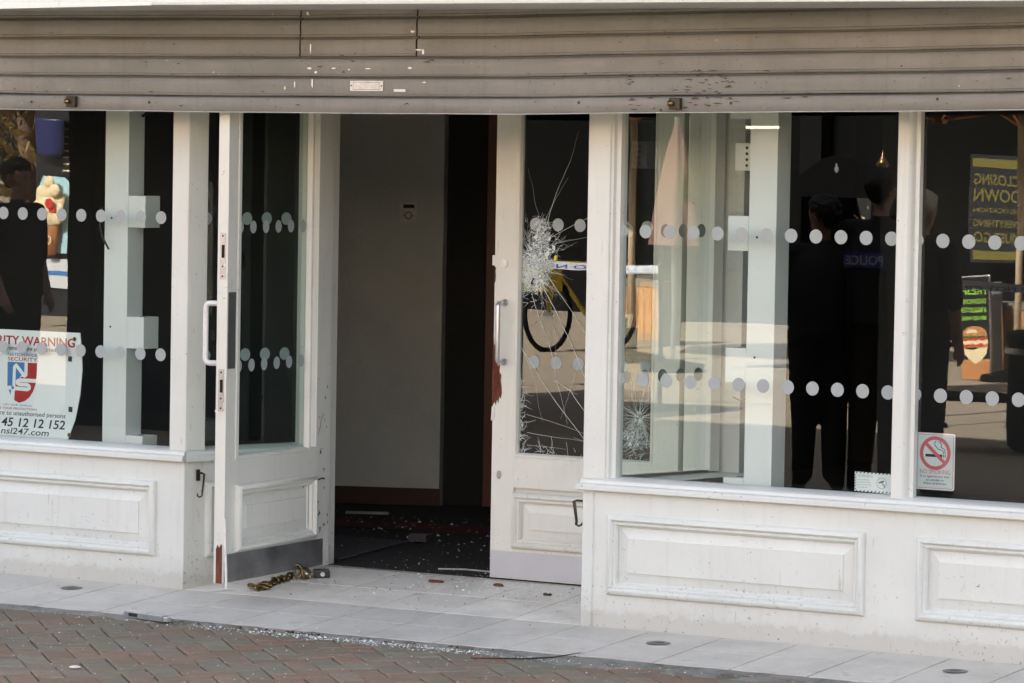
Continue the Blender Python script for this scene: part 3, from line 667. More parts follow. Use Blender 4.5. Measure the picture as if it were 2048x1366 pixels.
# mats
tag(MB().add([(-2.9, 1.93, .0625), (-.6, 2.36, .0625), (-.6, 2.75, .0625), (-2.9, 2.28, .0625)], [(0, 1, 2, 3)]).build('red_mat', 'redmat'), 'dark red strip of matting littered with glass inside the doorway', 'mat')
m = MB(); m.add([(-1.68, .83, .066), (-1.855, 1.62, .066), (-1.9, 1.66, .066), (-3.0, 1.55, .066), (-3.0, .9, .066)], [(0, 1, 2, 3, 4)]); m.tube([(-1.68, .83, .066), (-1.855, 1.62, .066)], .005, 6)
tag(m.build('grey_mat', 'carpet2'), 'grey purple carpet with a metal edge strip inside the left of the doorway', 'carpet')
bx_ = tag(empty('broken_box', (-1.82, 1.66, .066), .25), 'small grey broken box lying on the dark floor inside the doorway', 'box')
MB().box(-.042, .042, -.03, .03, 0, .030, .003).build('body', 'carpet2', bx_); MB().box(-.035, .05, -.025, .032, .0305, .035).build('lid', 'carpet2', bx_)
tag(MB().box(-.10, .10, -.01, .01, 0, .012).build('wood_batten', 'plate', loc=(-2.72, 2.62, .059), rot=(0, 0, .45)), 'thin pale stick on the dark floor at the left inside the doorway', 'stick')
tag(MB().tube([(-.16, 0, .004), (-.05, .012, .006), (.08, -.004, .004), (.17, .01, .005)], .0035, 6).build('bent_wire', 'chip', loc=(-1.02, .83, .06), rot=(0, 0, .2)), 'thin pale bent strip on the dark mat just inside the threshold', 'wire')

# ---------------------------------------------------------------- roller shutter
sh = tag(empty('roller_shutter', (0, -.30, 1.894)), 'half raised grey metal roller shutter hanging across the shopfront', 'shutter')
XK = [-4.6, -2.575, -1.338, -.198, .855, 1.831, 3.1]; ZK = [.006, 0.0, -.003, .004, .021, .040, .066]
def sag(x):
    for i in range(6):
        if x <= XK[i+1] or i == 5:
            t = (x-XK[i])/(XK[i+1]-XK[i]); t = min(1, max(0, t)); return ZK[i]+(ZK[i+1]-ZK[i])*t
    return 0
def slat(x0, x1, z0, z1, name='slat', prof=None, yo=0, mat='slat'):
    h = z1-z0; n = max(2, int((x1-x0)/.15)); m = MB()
    prof = prof or [(.010, .002), (.0, .0015), (-.0055, .001), (-.0075, .0035), (-.0078, .008), (-.0050, .0115), (-.0055, .02), (-.0072, h*.55), (-.0062, h-.016), (-.003, h-.0085), (.008, h-.0055), (.012, h+.001)]
    P = len(prof)
    ph = z0*91.0
    for k in range(n+1):
        x = x0+(x1-x0)*k/n; s_ = sag(x)+.0011*math.sin(x*3.1+ph)+.0006*math.sin(x*8.3+ph*2); yo_ = yo+.0016*math.sin(x*2.3+ph*1.7)
        m.v += [(x, y+yo_, z0+z+s_) for y, z in prof]
    for k in range(n):
        for q in range(P-1): m.f.append((k*P+q, k*P+q+1, (k+1)*P+q+1, (k+1)*P+q)); m.mi.append(0)
    return autosmooth(m.build(name, mat, sh), 40)
PT = .0743; Z0 = .059
for k in range(7):
    a, b = Z0+PT*k, Z0+PT*(k+1)
    if k == 0: slat(-4.4, 2.7, a, b)
    elif k == 1:
        slat(-4.4, 2.7, a, b)
    else:
        slat(-4.4, -1.1375, a, b); slat(-1.1315, -.620+.0015*k, a+(.0015 if k == 2 else 0), b, 'cut_slat', yo=.001); slat(-.611+.001*k, 2.7, a, b)
slat(-4.4, 2.7, 0.0, Z0-.002, 'bottom_rail', [(.02, -.002), (.002, -.002), (-.010, -.001), (-.012, .002), (-.012, .046), (-.009, .052), (-.002, .055), (.006, .0585)])
slat(-4.4, 2.7, -.0035, -.0005, 'rail_lip', [(.01, -.001), (-.0135, -.001), (-.0142, .0005), (-.0135, .002), (.0, .002)], mat='chip')
MB().box(-4.4, 2.7, .014, .018, .05, .75).build('backing_sheet', 'darkgap', sh)
def rlock(x):
    z = sag(x)+.028; o = MB().box(-.022, .022, -.032, -.012, -.020, .022, .003).build('bullet_lock', 'grease', sh, loc=(x, 0, z))
    MB().tube([(-.012, -.032, .002), (-.012, -.044, .002)], .011, 14).build('key_barrel', 'brass', o, True); return o
rlock(-2.202); rlock(.495)
for x, z in ((-2.408, .026), (-1.833, .030), (-.842, .022), (-.797, .023), (.091, .036), (.713, .030), (.431, .006), (1.514, .036), (2.2, .03), (-3.1, .03)):
    MB().disc(x, z+sag(x), .0055, -.0122, 12, .001).build('rivet_hole', 'grease', sh)
npl = MB().box(-.904, -.757, -.010, -.006, .080, .118, .001).build('name_plate', 'white_dirty', sh)
MB().frame(-.890, -.772, .085, .113, [(0, 0), (.0012, 0)], y=-.0105).build('plate_border', 'blackprint', npl)
random.seed(4); m = MB()
for k in range(34):
    x = -.882+.1*random.random(); z = .09+.018*random.random(); m.ribbon([(x, z), (x+random.uniform(.003, .009), z+random.uniform(-.006, .006))], .0011, -.0107)
m.build('worn_print', 'grey_text', npl)
for x in (-.898, -.763): MB().disc(x, .0995, .003, -.0102, 10, .001).build('screw', 'grease', npl)
MB().box(-.709, -.658, -.0095, -.006, .078, .088).build('paper_scrap', 'white_dirty', sh)
m = MB(); random.seed(31)                                   # scraped metal round the forced panel
for x, z, a, b in ((-1.075, .11, .006, .05), (-1.155, .105, .004, .03), (-1.20, .09, .004, .02), (-1.06, .15, .008, .012), (-1.085, .24, .004, .05), (-1.09, .165, .014, .01), (-.98, .165, .012, .007), (-.825, .163, .016, .006), (-.64, .165, .013, .01), (-.582, .225, .006, .03), (-.60, .232, .022, .008), (-.575, .112, .012, .006), (-.91, .16, .006, .006), (-.63, .30, .012, .012), (-1.10, .37, .008, .02)):
    q = [(x+a*random.uniform(.6, 1)*math.cos(t), z+sag(x)+b*.5*random.uniform(.5, 1)*math.sin(t)) for t in [k*.785 for k in range(8)]]; MB().poly(q, -.0098).build('scraped_patch', 'chip', sh)
m = MB()
for k in range(95):
    x = random.choice((random.uniform(.52, .70), random.uniform(-2.6, 2.2), random.uniform(.25, .75))); z = random.uniform(.01, .15) if x > .1 else random.uniform(.02, .3)
    s_ = random.uniform(.006, .022); m.ribbon([(x, z+sag(x)), (x+s_, z+sag(x)+random.uniform(-.004, .006)), (x+s_*1.6, z+sag(x)+random.uniform(-.003, .003))], [.0012, random.uniform(.002, .006), .001], -.0142 if z < .055 else -.0098)
tag(m.build('black_smear', 'grease', sh), kind='stuff')

# ---------------------------------------------------------------- signs in the windows
sg = tag(empty('security_sign', (-2.752, .085, .55)), 'white security warning sign with a red and blue shield behind the left window', 'sign')
def L(o): o.location = (2.752, -.085, -.55); return o
half = [(.292, .992), (.301, .923), (.305, .842), (.296, .74), (.272, .638), (.235, .554)]
m = MB().poly([(-2.752-x, z) for x, z in half]+[(-2.752+x, z) for x, z in reversed(half)], .085, .004); L(m.build('board', 'white', sg))
sy = .0843
L(text('SECURITY WARNING', -3.02, -2.484, .931, .968, sy, 'signred', sg, bold=.022))
L(text('These premises are protected', -2.922, -2.582, .905, .925, sy, 'signnavy', sg, bold=.008))
L(text('NATIONWIDE', -2.828, -2.676, .884, .898, sy, 'signblue', sg, bold=.012)); L(text('SECURITY', -2.828, -2.676, .865, .880, sy, 'signred', sg, bold=.012))
L(text("LET OUR SHIELD,", -2.848, -2.70, .679, .688, sy, 'signblue', sg, bold=.006)); L(text("BE YOUR PROTECTION!", -2.878, -2.675, .665, .674, sy, 'signred', sg, bold=.006))
L(text('ce to unauthorised persons', -2.868, -2.528, .636, .660, sy, 'signnavy', sg, bold=.006, shear=.15))
L(text('45 12 12 152', -2.858, -2.530, .595, .632, sy, 'signnavy', sg, bold=.018, shear=.18)); L(text('.nsl247.com', -2.872, -2.612, .564, .590, sy, 'signnavy', sg, bold=.010, shear=.18))
sx0, sx1, sz0, sz1 = -2.829, -2.677, .694, .860; SW, SH = sx1-sx0, sz1-sz0
def S(u, v): return (sx0+SW*u, sz1-SH*v)
def spoly(pts, y, mat, nm):
    return L(MB().poly([S(*p) for p in pts], y).build(nm, mat, sg))
right_edge = [(1, 0), (.995, .3), (.96, .52), (.88, .70), (.76, .85), (.60, .95), (.41, 1.0)]
left_edge = [(.20, .93), (.10, .80), (.03, .62), (0, .45), (0, 0)]
spoly(right_edge+[(.17, .92), (.27, .42), (.60, .33), (.65, 0)], sy, 'signred', 'shield_half'); spoly([(0, 0), (.58, 0), (.57, .25), (.25, .5), (.17, .60), (0, .60)], sy, 'signblue', 'shield_half')
spoly([(.04, .68), (.14, .66), (.11, .82)], sy, 'signblue', 'shield_half')
m = MB()
for pl in ([S(.22, .72), S(.24, .13), S(.30, .08), S(.58, .33), S(.63, .30), S(.64, -.01)], [S(1.0, .44), S(.42, .44), S(.34, .47), S(.34, .52), S(.42, .545), S(.68, .545), S(.75, .58), S(.75, .63), S(.68, .66), S(.02, .64)], [S(.21, .64), S(.19, .96)]):
    m.ribbon(pl, .0155, sy-.0004)
    for q_, p in enumerate(pl[1:-1]): m.disc(p[0], p[1], .0077, sy-.0009-.00002*q_, 12)
L(m.build('emblem_letters', 'white', sg)); L(MB().disc(*S(.19, .635), .007, sy-.0014, 14).build('emblem_dot', 'signblue', sg))
for x, z, q in ((-2.486, .966, 'brass'), (-2.508, .575, 'brass')):
    o = L(MB().ring(x, z, .005, .009, sy-.001, 16).build('eyelet', 'brass', sg)); L(MB().disc(x, z, .005, sy-.0006, 12).build('eyelet_hole', 'blackprint', sg))
for x, z in ((-2.508, .885), (-2.503, .68)): L(MB().poly([(x-.010, z-.010), (x+.010, z-.012), (x+.011, z+.010), (x-.009, z+.011)], sy-.001).build('tape_square', 'signnavy', sg))

ns = tag(empty('no_smoking_sign', (1.36, .066, .585)), 'silver no smoking sticker with red ring low in the right window', 'sign')
def N(o): o.location = (-1.36, -.066, -.585); return o
def rrect(x0, x1, z0, z1, r, n=5):
    return [(cx+r*math.cos(a), cz+r*math.sin(a)) for cx, cz, a0 in ((x1-r, z1-r, 0), (x0+r, z1-r, 90), (x0+r, z0+r, 180), (x1-r, z0+r, 270)) for a in [R(a0+90*k/n) for k in range(n+1)]]
ny = .0655
N(MB().poly(rrect(1.284, 1.436, .585, .787, .008), ny+.0005).build('backing', 'sheen', ns)); N(MB().poly(rrect(1.289, 1.431, .590, .782, .006), ny).build('border_line', 'rose', ns)); N(MB().poly(rrect(1.2908, 1.4292, .5918, .7802, .005), ny-.0003).build('face', 'silver', ns))
N(MB().ring(1.360, .716, .047, .060, ny-.0010, 48).build('ring', 'rose', ns))
a = R(-42); N(MB().poly([(1.36+x*math.cos(a)-z*math.sin(a), .716+x*math.sin(a)+z*math.cos(a)) for x, z in ((-.049, -.0065), (.049, -.0065), (.049, .0065), (-.049, .0065))], ny-.0012).build('slash', 'rose', ns))
m = MB(); m.poly([(1.322, .702), (1.388, .702), (1.388, .712), (1.322, .712)], ny-.0006); m.poly([(1.391, .702), (1.394, .702), (1.394, .712), (1.391, .712)], ny-.0006); m.poly([(1.397, .702), (1.400, .702), (1.400, .712), (1.397, .712)], ny-.0006)
m.ribbon([(1.392, .714), (1.392, .722), (1.385, .728), (1.372, .729), (1.366, .736), (1.358, .744), (1.357, .753), (1.363, .760)], .0026, ny-.0006); m.ribbon([(1.398, .714), (1.398, .725), (1.392, .734), (1.381, .737), (1.384, .746), (1.379, .755), (1.371, .757)], .0026, ny-.0006)
N(m.build('cigarette', 'blackprint', ns))
N(text('NO SMOKING', 1.302, 1.419, .642, .657, ny-.0006, 'rose', ns)); N(text('It is against the law', 1.304, 1.417, .627, .637, ny-.0006, 'signnavy', ns, bold=.01)); N(text('to smoke in', 1.326, 1.394, .616, .625, ny-.0006, 'signnavy', ns, bold=.01)); N(text('these premises', 1.315, 1.405, .602, .613, ny-.0006, 'signnavy', ns, bold=.01))

cc = tag(empty('camera_warning_sticker', (1.115, .066, .561), 0), 'small white camera warning sticker with striped border beside the mullion', 'sticker')
def Cc(o): o.location = (-1.115, -.066, -.561); return o
Cc(MB().poly([(1.045, .563), (1.206, .559), (1.206, .631), (1.045, .633)], ny).build('face', 'white', cc))
m = MB()
for k in range(11):
    x = 1.048+.015*k
    for zb in (.5615, .6275): m.poly([(x, zb), (x+.006, zb), (x+.010, zb+.005), (x+.004, zb+.005)], ny-.0004)
for k in range(6):
    z = .568+.010*k
    m.poly([(1.046, z), (1.051, z+.003), (1.051, z+.007), (1.046, z+.004)], ny-.0004)
Cc(m.build('striped_border', 'blackprint', cc)); Cc(text('WARNING', 1.056, 1.116, .614, .624, ny-.0005, 'grey_text', cc))
m = MB()
for z, x in ((.605, 1.10), (.596, 1.098), (.587, 1.105), (.578, 1.09)):
    u = 1.056
    while u < x: wl = random.uniform(.004, .010); m.ribbon([(u, z), (u+wl, z)], .0022, ny-.0005); u += wl+.003
Cc(m.build('small_print', 'grey_text', cc))
m = MB().ring(1.152, .596, .0185, .0195, ny-.0006, 30); m.poly([(1.138, .595), (1.160, .600), (1.162, .606), (1.142, .600)], ny-.0007); m.ribbon([(1.153, .597), (1.163, .586)], .0022, ny-.0007); m.ribbon([(1.163, .590), (1.163, .578)], .002, ny-.0007)
Cc(m.build('camera_symbol', 'blackprint', cc))

# display stands with shelf blocks
def stand(x0, wd, side, zs, label):
    o = tag(empty('display_stand', (x0, .14, .47)), label, 'display stand', 'display stands in the windows')
    m = MB().box(0, wd, 0, .105, 0, 1.7, .0015); p_ = m.build('post', 'stand', o)
    for z in zs:
        a, b = (wd+.0005, wd+.085) if side > 0 else (-.085, -.0005)
        q = MB().box(a, b, -.0006 if side < 0 else .0006, .10, z-.064-.47, z+.064-.47, .0015).build('shelf_block', 'stand', o)
        MB().tube([((a+b)/2, .05, z+.0642-.47), ((a+b)/2, .05, z+.0652-.47)], .014, 12).build('socket', 'blackprint', q)
    for z in (1.46, 1.02): MB().disc(.035, z-.47, .0045, -.0002, 10, .001).build('screw_hole', 'blackprint', p_)
    return o
stand(-2.383, .117, 1, (1.488, 1.0, .52), 'pale display stand with square shelf blocks behind the left window')
stand(.556, .113, -1, (1.957, 1.4725, .988, .51), 'pale display stand with square shelf blocks behind the right window')
# loose cables and the alarm box
tag(MB().tube([(-2.39, .13, 1.50), (-2.392, .12, 1.43), (-2.37, .11, 1.38), (-2.335, .105, 1.335)], .0045, 8).build('loose_cable', 'rubber'), 'black cut cable curling out beside the left display stand', 'cable')
tag(MB().tube([(.42, .3, .86), (.48, .25, .85), (.53, .22, .87), (.556, .2, .90)], .0035, 6).build('thin_wire', 'plate'), 'thin grey wire hanging behind the right display stand', 'cable')
tag(MB().tube([(-2.17, .2, 1.92), (-2.20, .18, 1.885), (-2.225, .17, 1.872)], .006, 8).build('ceiling_cable', 'rubber'), 'short black cable end hanging at the top of the left window', 'cable')
ab = tag(empty('socket_box', (.40, .42, 1.70)), 'small white box with dark holes high behind the right window', 'box')
MB().box(-.055, .055, 0, .06, 0, .105, .004).build('case', 'stand', ab); 
m = MB()
for i in range(2):
    for j in range(4): m.disc(-.005+.03*i, .02+.022*j, .006, -.0005, 10)
m.build('hole', 'blackprint', ab)

# ---------------------------------------------------------------- things lying at the door
ch = tag(empty('chain', (-1.54, .2, zfl(0, .2))), 'brass coloured chain lying along the foot of the open left door', 'chain')
random.seed(2)
def linkmesh():
    m = MB(); pts = []; n = 18
    for k in range(n+1):
        a = 2*math.pi*k/n; pts.append((.021*math.cos(a), .0115*math.sin(a), 0))
    return m.tube(pts, .0052, 8, False).mesh('chain_link', 'brass', True)
LM = linkmesh()
cpts = [(-1.57, .015), (-1.535, .02), (-1.52, .05), (-1.545, .07), (-1.56, .045), (-1.535, .095), (-1.55, .125), (-1.54, .155), (-1.56, .18), (-1.545, .21), (-1.555, .24), (-1.545, .27), (-1.565, .30), (-1.55, .325), (-1.565, .355), (-1.555, .385), (-1.57, .41), (-1.56, .44)]
cpts = [(x, .085+.58*y) for x, y in cpts]
for k, (x, y) in enumerate(cpts):
    o = bpy.data.objects.new('chain_link', LM); nx, ny_ = cpts[min(k+1, len(cpts)-1)]; a = math.atan2(ny_-y, nx-x) if k < len(cpts)-1 else 1.4
    o.location = (x+1.54-.03, y-.2, random.uniform(.008, .016)+zfl(x, y)-zfl(0, .2)); o.rotation_euler = (R(75) if k % 2 else R(12), random.uniform(-.3, .3), a+random.uniform(-.5, .5)); link(o, ch)
o = bpy.data.objects.new('chain_link', LM); o.scale = (1.2, 1.5, 1.2); o.location = (-.015, .145, .05); o.rotation_euler = (R(90), R(75), .9); link(o, ch)
o = bpy.data.objects.new('chain_link', LM); o.scale = (1.2, 1.5, 1.2); o.location = (.008, .172, .036); o.rotation_euler = (R(80), R(50), 1.2); link(o, ch)
pk = tag(empty('padlock', (-1.535, .41, zfl(0, .41)), R(38)), 'black padlock with steel shackle on the tiles by the open left door', 'padlock')
MB().box(.01, .075, -.028, .028, 0, .034, .006).build('body', 'rubber', pk)
MB().tube([(.012, -.017, .017), (-.02, -.017, .017), (-.037, -.014, .017), (-.046, 0, .017), (-.037, .014, .017), (-.02, .017, .017), (.012, .017, .017)], .006, 10).build('shackle', 'satin', pk, True)
MB().tube([(.045, -.0283, .017), (.045, -.0295, .017)], .009, 12).build('key_face', 'steel', pk)
lc = tag(empty('lock_case', (-1.60, -.60, -.043), R(-12)), 'broken silver lock case lying on the kerb edge of the tiles', 'lock')
MB().box(-.12, .10, -.014, .014, 0, .024, .002).build('case', 'steel', lc); MB().box(-.09, -.04, -.0146, -.0138, .006, .019).build('bolt_slot', 'blackprint', lc); MB().box(.10, .125, -.010, .010, .002, .020, .002).build('bolt', 'satin', lc)
MB().box(-.115, .0, -.012, .012, .0242, .0252).build('face_plate', 'satin', lc)
def chipwood(loc, rz, L_, label, mat='redwood'):
    m = MB(); random.seed(int(loc[0]*1000) & 255)
    a = [(-L_*.5, -.006), (-L_*.2, -.010), (L_*.35, -.008), (L_*.55, -.001), (L_*.38, .007), (L_*.05, .010), (-L_*.30, .006), (-L_*.62, .003)]
    n = len(a); v = [(x, y, 0) for x, y in a]+[(x*.95, y*.9, .004+.006*random.random()) for x, y in a]
    m.add(v, [tuple(range(n))[::-1], tuple(range(n, 2*n))]+[(k, (k+1) % n, n+(k+1) % n, n+k) for k in range(n)])
    return tag(m.build('wood_splinter', mat, loc=(loc[0], loc[1], zfl(*loc)+.0015), rot=(.04, .03, rz)), label, 'splinter', 'splinters of red wood on the tiles')
chipwood((-1.005, .515), .35, .055, 'left red wood splinter on the tiles before the doorway')
chipwood((-.735, .545), -.2, .050, 'red wood splinter on the tiles below the right door leaf')
chipwood((-.455, .45), .3, .03, 'tiny dark wood splinter on the tiles near the right stall riser', 'grease')
tag(MB().tube([(-.04, -.78, -.043), (.06, -.735, -.041), (.14, -.70, -.039), (.21, -.62, -.036), (.235, -.56, -.031), (.25, -.50, -.029)], [.0018, .0025, .0028, .0026, .002, .0012], 6).build('twig', 'grease'), 'thin dark strip lying across the edge of the tiles', 'twig')
def drain(x, y, label):
    z = zfl(x, y)+.0022; o = tag(empty('bolt_socket', (x, y, z)), label, 'floor socket', 'rusty floor sockets for the shutter bolts')
    MB().lathe([(.045, 0), (.040, .0016), (.026, .0016)], n=24, cap=False).build('rim', 'plate', o, True); MB().lathe([(.026, .0005), (.0, .0008)], n=20, cap=False).build('hole', 'grease', o)
drain(-2.29, -.17, 'rusty round floor socket in the tiles left of the doorway'); drain(.40, -.20, 'round floor socket in the tiles in front of the right stall riser'); drain(1.585, -.215, 'rusty floor socket in the tiles at the far right')
tag(MB().lathe([(.02, 0), (.022, .003), (.012, .007), (0, .008)], n=9, cap=False).build('pale_stone', 'white_dirty', loc=(-.99, -1.84, -.046)), 'small white flat chip on the bricks at lower left', 'chip')
m = MB(); m.add([(-.02, -.008, .001), (.0, -.012, .006), (.025, -.004, .002), (.01, .010, .006), (-.015, .008, .003)], [(0, 1, 3, 4), (1, 2, 3)])
tag(m.build('dry_leaf', plain('dry_leaf', (.45, .36, .22), .7), loc=(.98, -.60, -.043)), 'small dry leaf on the cement strip below the right stall riser', 'leaf')
m = MB(); m.add([(-.06, -.006, 0), (-.02, -.012, .004), (.05, -.004, .003), (.06, .006, .006), (.0, .010, .010), (-.05, .006, .003)], [(0, 1, 4, 5), (1, 2, 3, 4)])
tag(m.build('paper_scrap', 'white_dirty', loc=(-1.70, .03, .004), rot=(0, 0, .9)), 'crumpled scrap of peeled paint by the left stall riser corner', 'scrap')
# broken glass crumbs
def crumbs():
    random.seed(77); m = MB(); dk = MB(); inn = MB()
    def c(mb, x, y, z, s_):
        a = random.uniform(0, 6.28); e = random.uniform(.5, 1.6)
        v = [(x+s_*math.cos(a)*e, y+s_*math.sin(a)*e, z), (x+s_*math.cos(a+2.1), y+s_*math.sin(a+2.1), z), (x+s_*math.cos(a+4.1), y+s_*math.sin(a+4.1), z), (x+random.uniform(-.4, .4)*s_, y+random.uniform(-.4, .4)*s_, z+s_*random.uniform(.4, .9))]
        mb.add(v, [(0, 1, 3), (1, 2, 3), (2, 0, 3)])
    def fl(x, y):
        if y > .655: return .0655
        return zfl(x, y)+.0015 if y > -.54+skew(x) else -.0455
    for k in range(750): x, y = random.gauss(-.62, .45), random.gauss(.42, .30); (c(m, x, y, fl(x, y), random.uniform(.0012, .0036)) if -1.6 < x < -.02+.1*y and y > -.5 else 0)
    for k in range(420): x, y = random.gauss(-.45, .28), random.gauss(.60, .07); (c(m, x, y, fl(x, y), random.uniform(.0015, .0035)) if -1.2 < x < 0 else 0)
    for k in range(1500): x, y = random.uniform(-.86, -.02), .645-abs(random.gauss(0, .055)); c(m, x, y, fl(x, y), random.uniform(.0007, .0022))
    for k in range(260): x, y = random.gauss(.05, .05), random.gauss(-.27, .02); c(m, x, y, fl(x, y), random.uniform(.0007, .002))
    for k in range(620): x = random.gauss(-.45, .55); y = -.60+skew(x)-abs(random.gauss(0, .06)); c(m, x, y, fl(x, y)+.002, random.uniform(.0014, .005))
    for k in range(380): x, y = random.uniform(-2.3, 1.2), random.uniform(-2.0, -.6); c(m, x, y, fl(x, y), random.uniform(.0012, .0042))
    for k in range(260): x, y = random.uniform(-2.4, .6), random.uniform(-.5, .6); (c(m, x, y, fl(x, y), random.uniform(.001, .0028)) if (y < 0 or -1.5 < x < 0) else 0)
    for k in range(420): x, y = random.uniform(-2.9, -.5), random.uniform(.7, 2.7); c(random.choice((inn, inn, m)), x, y, fl(x, y), random.uniform(.0015, .0055))
    for k in range(150): x, y = random.uniform(-2.6, -.7), random.gauss(2.1, .35); c(random.choice((inn, m)), x, y, fl(x, y), random.uniform(.004, .011))
    for k in range(110): x, y = random.gauss(-.9, .5), random.gauss(.45, .2); (c(dk, x, y, fl(x, y), random.uniform(.0015, .006)) if -1.5 < x < -.03 and -.5 < y < .65 else 0)
    for k in range(70): x = random.uniform(-1.6, .3); y = -.56+skew(x)-abs(random.gauss(0, .02)); c(dk, x, y, -.043, random.uniform(.003, .011))
    for k in range(140): x, y = random.gauss(-.55, .38), random.choice((random.gauss(.50, .10), random.gauss(-.62, .05))); (c(m, x, y, fl(x, y), random.uniform(.004, .009)) if -1.45 < x < -.03 and y < .64 else 0)
    tag(m.build('broken_glass', 'crack'), 'scattered crumbs of broken glass over the tiles bricks and doorway floor', 'broken glass', kind='stuff')
    tag(inn.build('carpet_glass', 'plate'), 'broken glass and plaster crumbs on the dark floor inside the doorway', 'broken glass', kind='stuff')
    tag(dk.build('dark_grit', 'grease'), 'scattered dark grit and splinters on the tiles', 'debris', kind='stuff')
crumbs()

# ---------------------------------------------------------------- the street opposite, which the windows mirror
M['uniform'] = plain('black_uniform_cloth', (.012, .012, .015), .75, var=.3, scale=60)
M['skin'] = plain('skin', (.50, .31, .23), .5, var=.06)
M['hair_dark'] = plain('dark_hair', (.025, .017, .012), .5, var=.4, scale=120)
M['hair_blonde'] = plain('blonde_hair', (.85, .74, .52), .5, var=.25, scale=120)
M['charcoal'] = plain('charcoal_shopfront_paint', (.007, .007, .0075), .75)
M['shopglass'] = _sg = plain('dark_shop_glass', (.003, .0035, .0035), .2)
M['shaded_yellow'] = plain('shade_dimmed_yellow_print', (.14, .12, .02), .5, var=.05); M['planter_frame'] = plain('weathered_grey_timber', (.22, .20, .165), .8); M['kioskblack'] = plain('matt_black_kiosk', (.004, .004, .0045), .95);  # banner yellow is darkened in colour to stand for shade behind glass
for _k in ('kioskblack', 'charcoal'): M[_k].node_tree.nodes['Principled BSDF'].inputs['Specular IOR Level'].default_value = .08
_sg.node_tree.nodes['Principled BSDF'].inputs['Specular IOR Level'].default_value = .15
M['yellow'] = plain('yellow_print', (.55, .44, .03), .5, var=.05); M['green'] = plain('lime_print', (.32, .62, .06), .5, var=.05)
M['wood'] = None
def woodm():
    t = NT('oiled_planter_wood'); n = t.noise(1, 4, .6, t.scalevec(t.pos(), (45, 45, 4)), .8); c = t.ramp(n, [(.3, (.33, .17, .075)), (.6, (.52, .30, .14)), (.8, (.60, .38, .2))]); return t.set(c, .55)
M['wood'] = woodm()
M['tape'] = plain('police_tape_white', (.62, .64, .68), .4, var=.04); M['tapeblue'] = plain('police_tape_blue', (.03, .06, .30), .4, var=.05)
M['copper'] = plain('copper_metal', (.60, .26, .13), .3, .9, .1); M['canvas_red'] = plain('dusty_red_canvas', (.20, .105, .085), .8); M['canvas_dark'] = plain('dark_canvas', (.02, .02, .022), .8)
M['cream'] = plain('ice_cream_cream', (.80, .68, .42), .5); M['cone'] = plain('wafer_brown', (.50, .22, .08), .6); M['redp'] = plain('sauce_red', (.55, .04, .03), .4); M['navy'] = plain('navy_cup', (.02, .03, .11), .4); M['paleblue'] = plain('pale_blue_card', (.42, .66, .72), .5)
M['leaf'] = plain('olive_leaf', (.24, .18, .07), .6, var=.6, scale=3); M['leafgreen'] = plain('green_leaf', (.10, .16, .04), .6, var=.5, scale=9); M['bark'] = plain('bark', (.14, .09, .06), .9, var=.3, scale=20)
M['polewhite'] = plain('pale_timber_pole', (.70, .56, .38), .5)

def capsule_mesh(parts, vox=.011):
    """one continuous skin over tapered limbs: parts = (p0, r0, p1, r1, material index)"""
    bm = bmesh.new()
    for p0, r0, p1, r1, mi in parts:
        p0, p1 = Vector(p0), Vector(p1); L_ = (p1-p0).length
        n = 1 if L_ < 1e-4 else max(2, int(L_/(min(r0, r1)*.6)))
        for k in range(n+1):
            t = k/n; c = p0.lerp(p1, t); r = r0+(r1-r0)*t
            rr = r if not isinstance(r, Vector) else 1
            g = bmesh.ops.create_icosphere(bm, subdivisions=2 if r > .02 else 1, radius=r); bmesh.ops.translate(bm, vec=c, verts=g['verts'])
            if n == 1: break
    me = bpy.data.meshes.new('body'); bm.to_mesh(me); bm.free()
    o = bpy.data.objects.new('tmp', me); COL.objects.link(o)
    md = o.modifiers.new('r', 'REMESH'); md.mode = 'VOXEL'; md.voxel_size = vox
    m2 = o.modifiers.new('s', 'SMOOTH'); m2.iterations = 3; m2.factor = .5
    dg = bpy.context.evaluated_depsgraph_get(); dg.update(); out = bpy.data.meshes.new_from_object(o.evaluated_get(dg)); bpy.data.objects.remove(o)
    segs = [(Vector(a), ra, Vector(b), rb, mi) for a, ra, b, rb, mi in parts]
    for p in out.polygons:
        best, bi = 9, 0
        for a, ra, b, rb, mi in segs:
            d = b-a; t = 0 if d.length < 1e-4 else max(0, min(1, (p.center-a).dot(d)/d.dot(d)))
            q = (p.center-(a+d*t)).length-(ra+(rb-ra)*t)
            if q < best: best, bi = q, mi
        p.material_index = bi; p.use_smooth = True
    out.name = 'body'; return out
